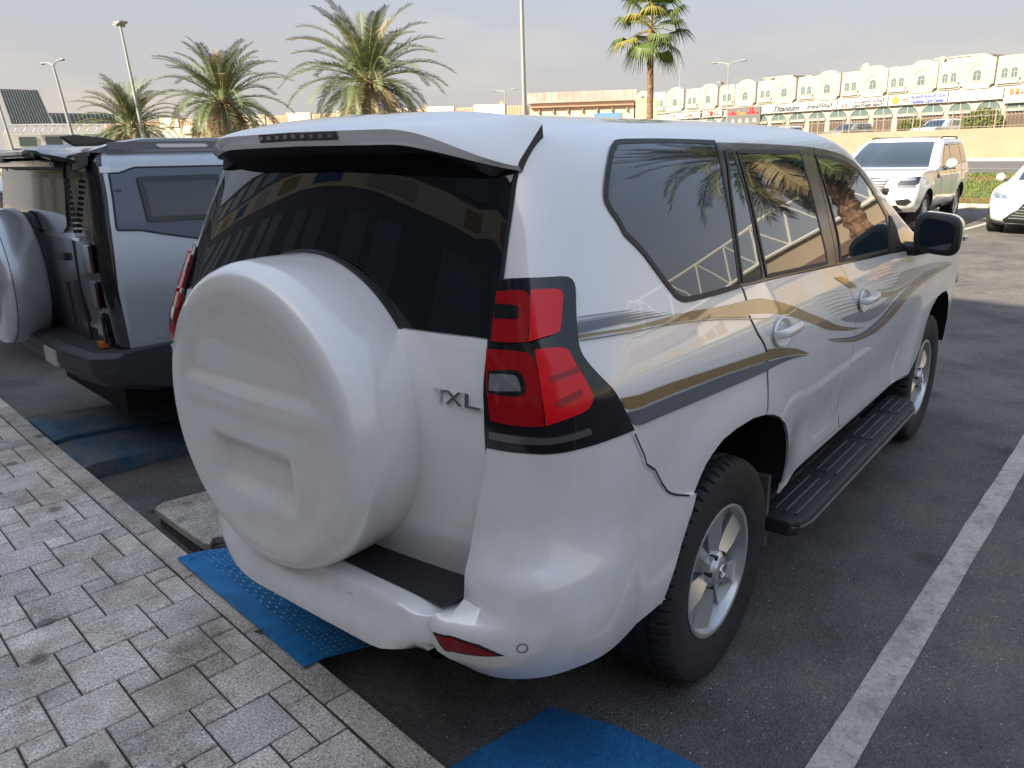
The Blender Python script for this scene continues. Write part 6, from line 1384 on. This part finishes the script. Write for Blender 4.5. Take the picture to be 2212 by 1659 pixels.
for s_ in (1, -1):
    b = MB(); b.lathe([(.0, -.08), (.085, -.075), (.105, -.03), (.10, .03), (.06, .08), (0, .09)], FARWHITE, 14, 'x', (1.86, -1.10*s_, 1.29)); b.tube([(1.86, -.93*s_, 1.20), (1.87, -1.03*s_, 1.20)], .04, BLACK, 8); b.box((1.80, -1.18*s_-.0, 1.18), (1.9, -1.02*s_, 1.20), BLACK); b.build('wing_mirror', pt, smooth=50)
    b = MB(); b.box((.5, -1.03*s_-.09*(s_ < 0), .40), (2.6, -.94*s_+.0, .45), BLACK); b.build('side_step', pt, bevel=.01)
    b = MB(); b.tube([(1.15, -.70*s_, 1.81), (1.0, -.71*s_, 1.835), (-.4, -.70*s_, 1.835), (-.6, -.69*s_, 1.80)], .016, BLACK, 6); b.build('roof_rail', pt)
    for x in (.72, -.28+.02): b = MB(); b.box((x, -1.0*s_-.012, 1.08), (x+.2, -.985*s_+.012, 1.11), CHROME); b.build('door_handle', pt, bevel=.005)
    b = MB(); b.box((2.30, -.998*s_-.006, 1.02), (2.5, -.985*s_+.006, 1.10), BLACK); b.build('wing_vent', pt)
b = MB(); b.box((.2, -.5, 1.828), (1.1, .5, 1.846), GLASS); b.build('sunroof', pt, bevel=.005)
for y in (.38, -.38):
    b = MB(); b.box((1.25, y-.23, 1.0), (1.4, y+.23, 1.45), BLACK); b.box((1.27, y-.14, 1.45), (1.37, y+.14, 1.62), BLACK); b.build('seat', pt, bevel=.03)
b = MB(); b.tube([(2.36, .1, 1.25), (2.30, .45, 1.29), (2.27, .65, 1.30)], .012, BLACK, 5); b.build('wiper', pt)
# white coupe at the right edge
LR = [(.20, .82, -.70, .05, .3, .3, 3.50), (.30, .89, -.80, .08, .35, .3, 3.62), (.50, .925, -.85, .08, .35, .3, 3.64), (.68, .93, -.86, .08, .35, .3, 3.56), (.80, .915, -.84, .08, .35, .3, 3.35), (.88, .88, -.80, .08, .35, .3, 2.9), (.95, .82, -.72, .08, .35, .28, 2.25), (1.10, .74, -.45, .06, .3, .25, 1.95), (1.25, .66, -.10, .05, .3, .22, 1.60), (1.34, .56, .2, .05, .3, .2, 1.35), (1.38, .35, .4, .05, .2, .15, 1.15), (1.39, .1, .6, .03, .05, .05, 1.0)]
cp_, CS = far_car('white_coupe', (18.75, -.20, 0), math.pi, LR, 'white coupe with a dark mesh grille cut by the right edge of the picture', wheels=((0, .34), (2.73, .34)), wy=.79, arch_r_=.39, fx=.75, fy=.62, fbow=.14, rr=.22)
vz2 = CS.vz; f2 = lambda y, z: CS.byy(y, z, True)
def cboth(poly, nm, m, o, parent=None): return [patch(CS, poly, nm, m, parent or cp_, off=o, thick=.01, side=s_, sharp=0) for s_ in (1, -1)]
patch(CS, [(5, vz2(.955)), f2(.62, .955), f2(.52, 1.30), (5, vz2(1.32))], 'windscreen', GLASS, cp_, off=.006, thick=.01, mirror=True, sharp=0, dt=.1)
for h_ in cboth([f2(.52, .66), f2(.80, .66), f2(.86, .72), f2(.82, .79), f2(.70, .76)], 'headlight', mat('headlamp_glass', (.30, .31, .32), .1, metal=.4, coat=1), .010):
    pass
cboth([f2(.56, .68), f2(.66, .68), f2(.68, .72), f2(.62, .73)], 'lamp_lens', CHROME, .016); cboth([f2(.70, .68), f2(.78, .68), f2(.80, .74), f2(.73, .73)], 'lamp_lens', CHROME, .016)
gr = patch(CS, [(5, vz2(.24)), f2(.56, .24), f2(.60, .30), f2(.36, .50), f2(.24, .66), (5, vz2(.68))], 'grille', BLACK, cp_, off=.012, thick=.02, mirror=True, sharp=0, dt=.1)
for i in range(7):
    z = .32+.05*i; w_ = .50-.05*i; patch(CS, [(5, vz2(z)), f2(w_, z), f2(w_, z+.012), (5, vz2(z+.012))], 'grille_bar', RIM, gr, off=.020, thick=.006, mirror=True, sharp=0, dt=.1)
cboth([f2(.85, .34), f2(.89, .36), f2(.89, .50), f2(.87, .48)], 'side_vent', BLACK, .010)
patch(CS, [(5, vz2(.205)), f2(.84, .205), f2(.86, .245), (5, vz2(.235))], 'lip', BLACK, cp_, off=.03, thick=.03, mirror=True, sharp=0, dt=.1)
for s_ in (1, -1):
    b = MB(); b.lathe([(0, -.09), (.07, -.08), (.085, -.02), (.07, .05), (0, .09)], FARWHITE, 12, 'x', (1.62, -.98*s_, 1.0)); b.tube([(1.6, -.80*s_, .94), (1.6, -.93*s_, .96)], .03, BLACK, 6); b.build('wing_mirror', cp_, smooth=50)
cboth([CS.side(1.2, .98), CS.side(.9, 1.22), CS.side(.1, 1.24), CS.side(-.1, 1.0)], 'side_window', GLASS, .006)
# next car beyond the grey off-roader, and small cars behind the railing
SR = [(.35, .86, -.85, .06, .25, .22, 3.6), (.55, .92, -.95, .06, .28, .22, 3.7), (.80, .93, -.95, .06, .28, .22, 3.7), (1.0, .93, -.93, .06, .28, .22, 3.5), (1.10, .90, -.90, .06, .28, .22, 2.3), (1.30, .84, -.80, .06, .28, .2, 2.0), (1.50, .76, -.70, .06, .26, .2, 1.7), (1.58, .66, -.62, .06, .2, .18, 1.5), (1.62, .4, -.5, .05, .15, .12, 1.3), (1.63, .1, -.3, .03, .05, .05, 1.1)]
nx, NS = far_car('white_car', (1.15, 6.35, 0), TH, SR, 'white car with dark glass parked beyond the grey off-roader at the left edge', wheels=((0, .34), (2.7, .34)), wy=.78, arch_r_=.40, rr=.21)
for s_ in (1, -1): patch(NS, [NS.side(1.5, 1.12), NS.side(1.2, 1.5), NS.side(-.35, 1.5), NS.side(-.45, 1.14)], 'side_window', GLASS, nx, off=.005, thick=.01, side=s_, sharp=0)
for s_ in (1, -1): patch(NS, [NS.byy(.55, .86, False), (1.9, NS.vz(.86)), (1.95, NS.vz(1.02)), NS.byy(.60, 1.0, False)], 'tail_light', RED, nx, off=.008, thick=.012, side=s_, sharp=0)
patch(NS, [(0, NS.vz(.38)), NS.byy(.62, .38, False), NS.byy(.62, .50, False), (0, NS.vz(.50))], 'rear_diffuser', BLACK, nx, off=.008, thick=.01, mirror=True, sharp=0)
patch(NS, [(0, NS.vz(1.10)), NS.byy(.70, 1.10, False), NS.byy(.60, 1.5, False), (0, NS.vz(1.5))], 'rear_window', GLASS, nx, off=.006, thick=.01, mirror=True, sharp=0)
for i, (s_, c, lb) in enumerate(((17.0, (.45, .04, .03), 'red car behind the railing under the arcade arches'), (14.4, (.70, .69, .66), 'white car behind the railing right of the red car'), (7.8, (.16, .15, .15), 'dark car behind the railing between the two clipped trees'), (.4, (.40, .46, .52), 'pale blue car behind the railing near the right edge'), (19.6, (.5, .5, .5), 'silver car behind the railing left of the red car'))):
    P_ = ST(s_, 10.5, 1.7); cr_, RS = far_car('parked_car', (P_.x, P_.y, 1.7), R(72-90+180), SR, lb, wheels=((0, .34), (2.7, .34)), wy=.78, arch_r_=.40, rr=.21, paint=mat('far_paint_%d' % i, c, .3, coat=1))
    cr_['group'] = 'cars parked behind the railing'
    patch(RS, [(5, RS.vz(1.08)), RS.byy(.70, 1.08, True), RS.byy(.58, 1.52, True), (5, RS.vz(1.52))], 'windscreen', GLASS, cr_, off=.01, thick=.01, mirror=True, sharp=0, dt=.1)
    for q_ in (1, -1): patch(RS, [RS.side(1.5, 1.12), RS.side(1.2, 1.5), RS.side(-.35, 1.5), RS.side(-.45, 1.14)], 'side_window', GLASS, cr_, off=.005, thick=.01, side=q_, sharp=0)
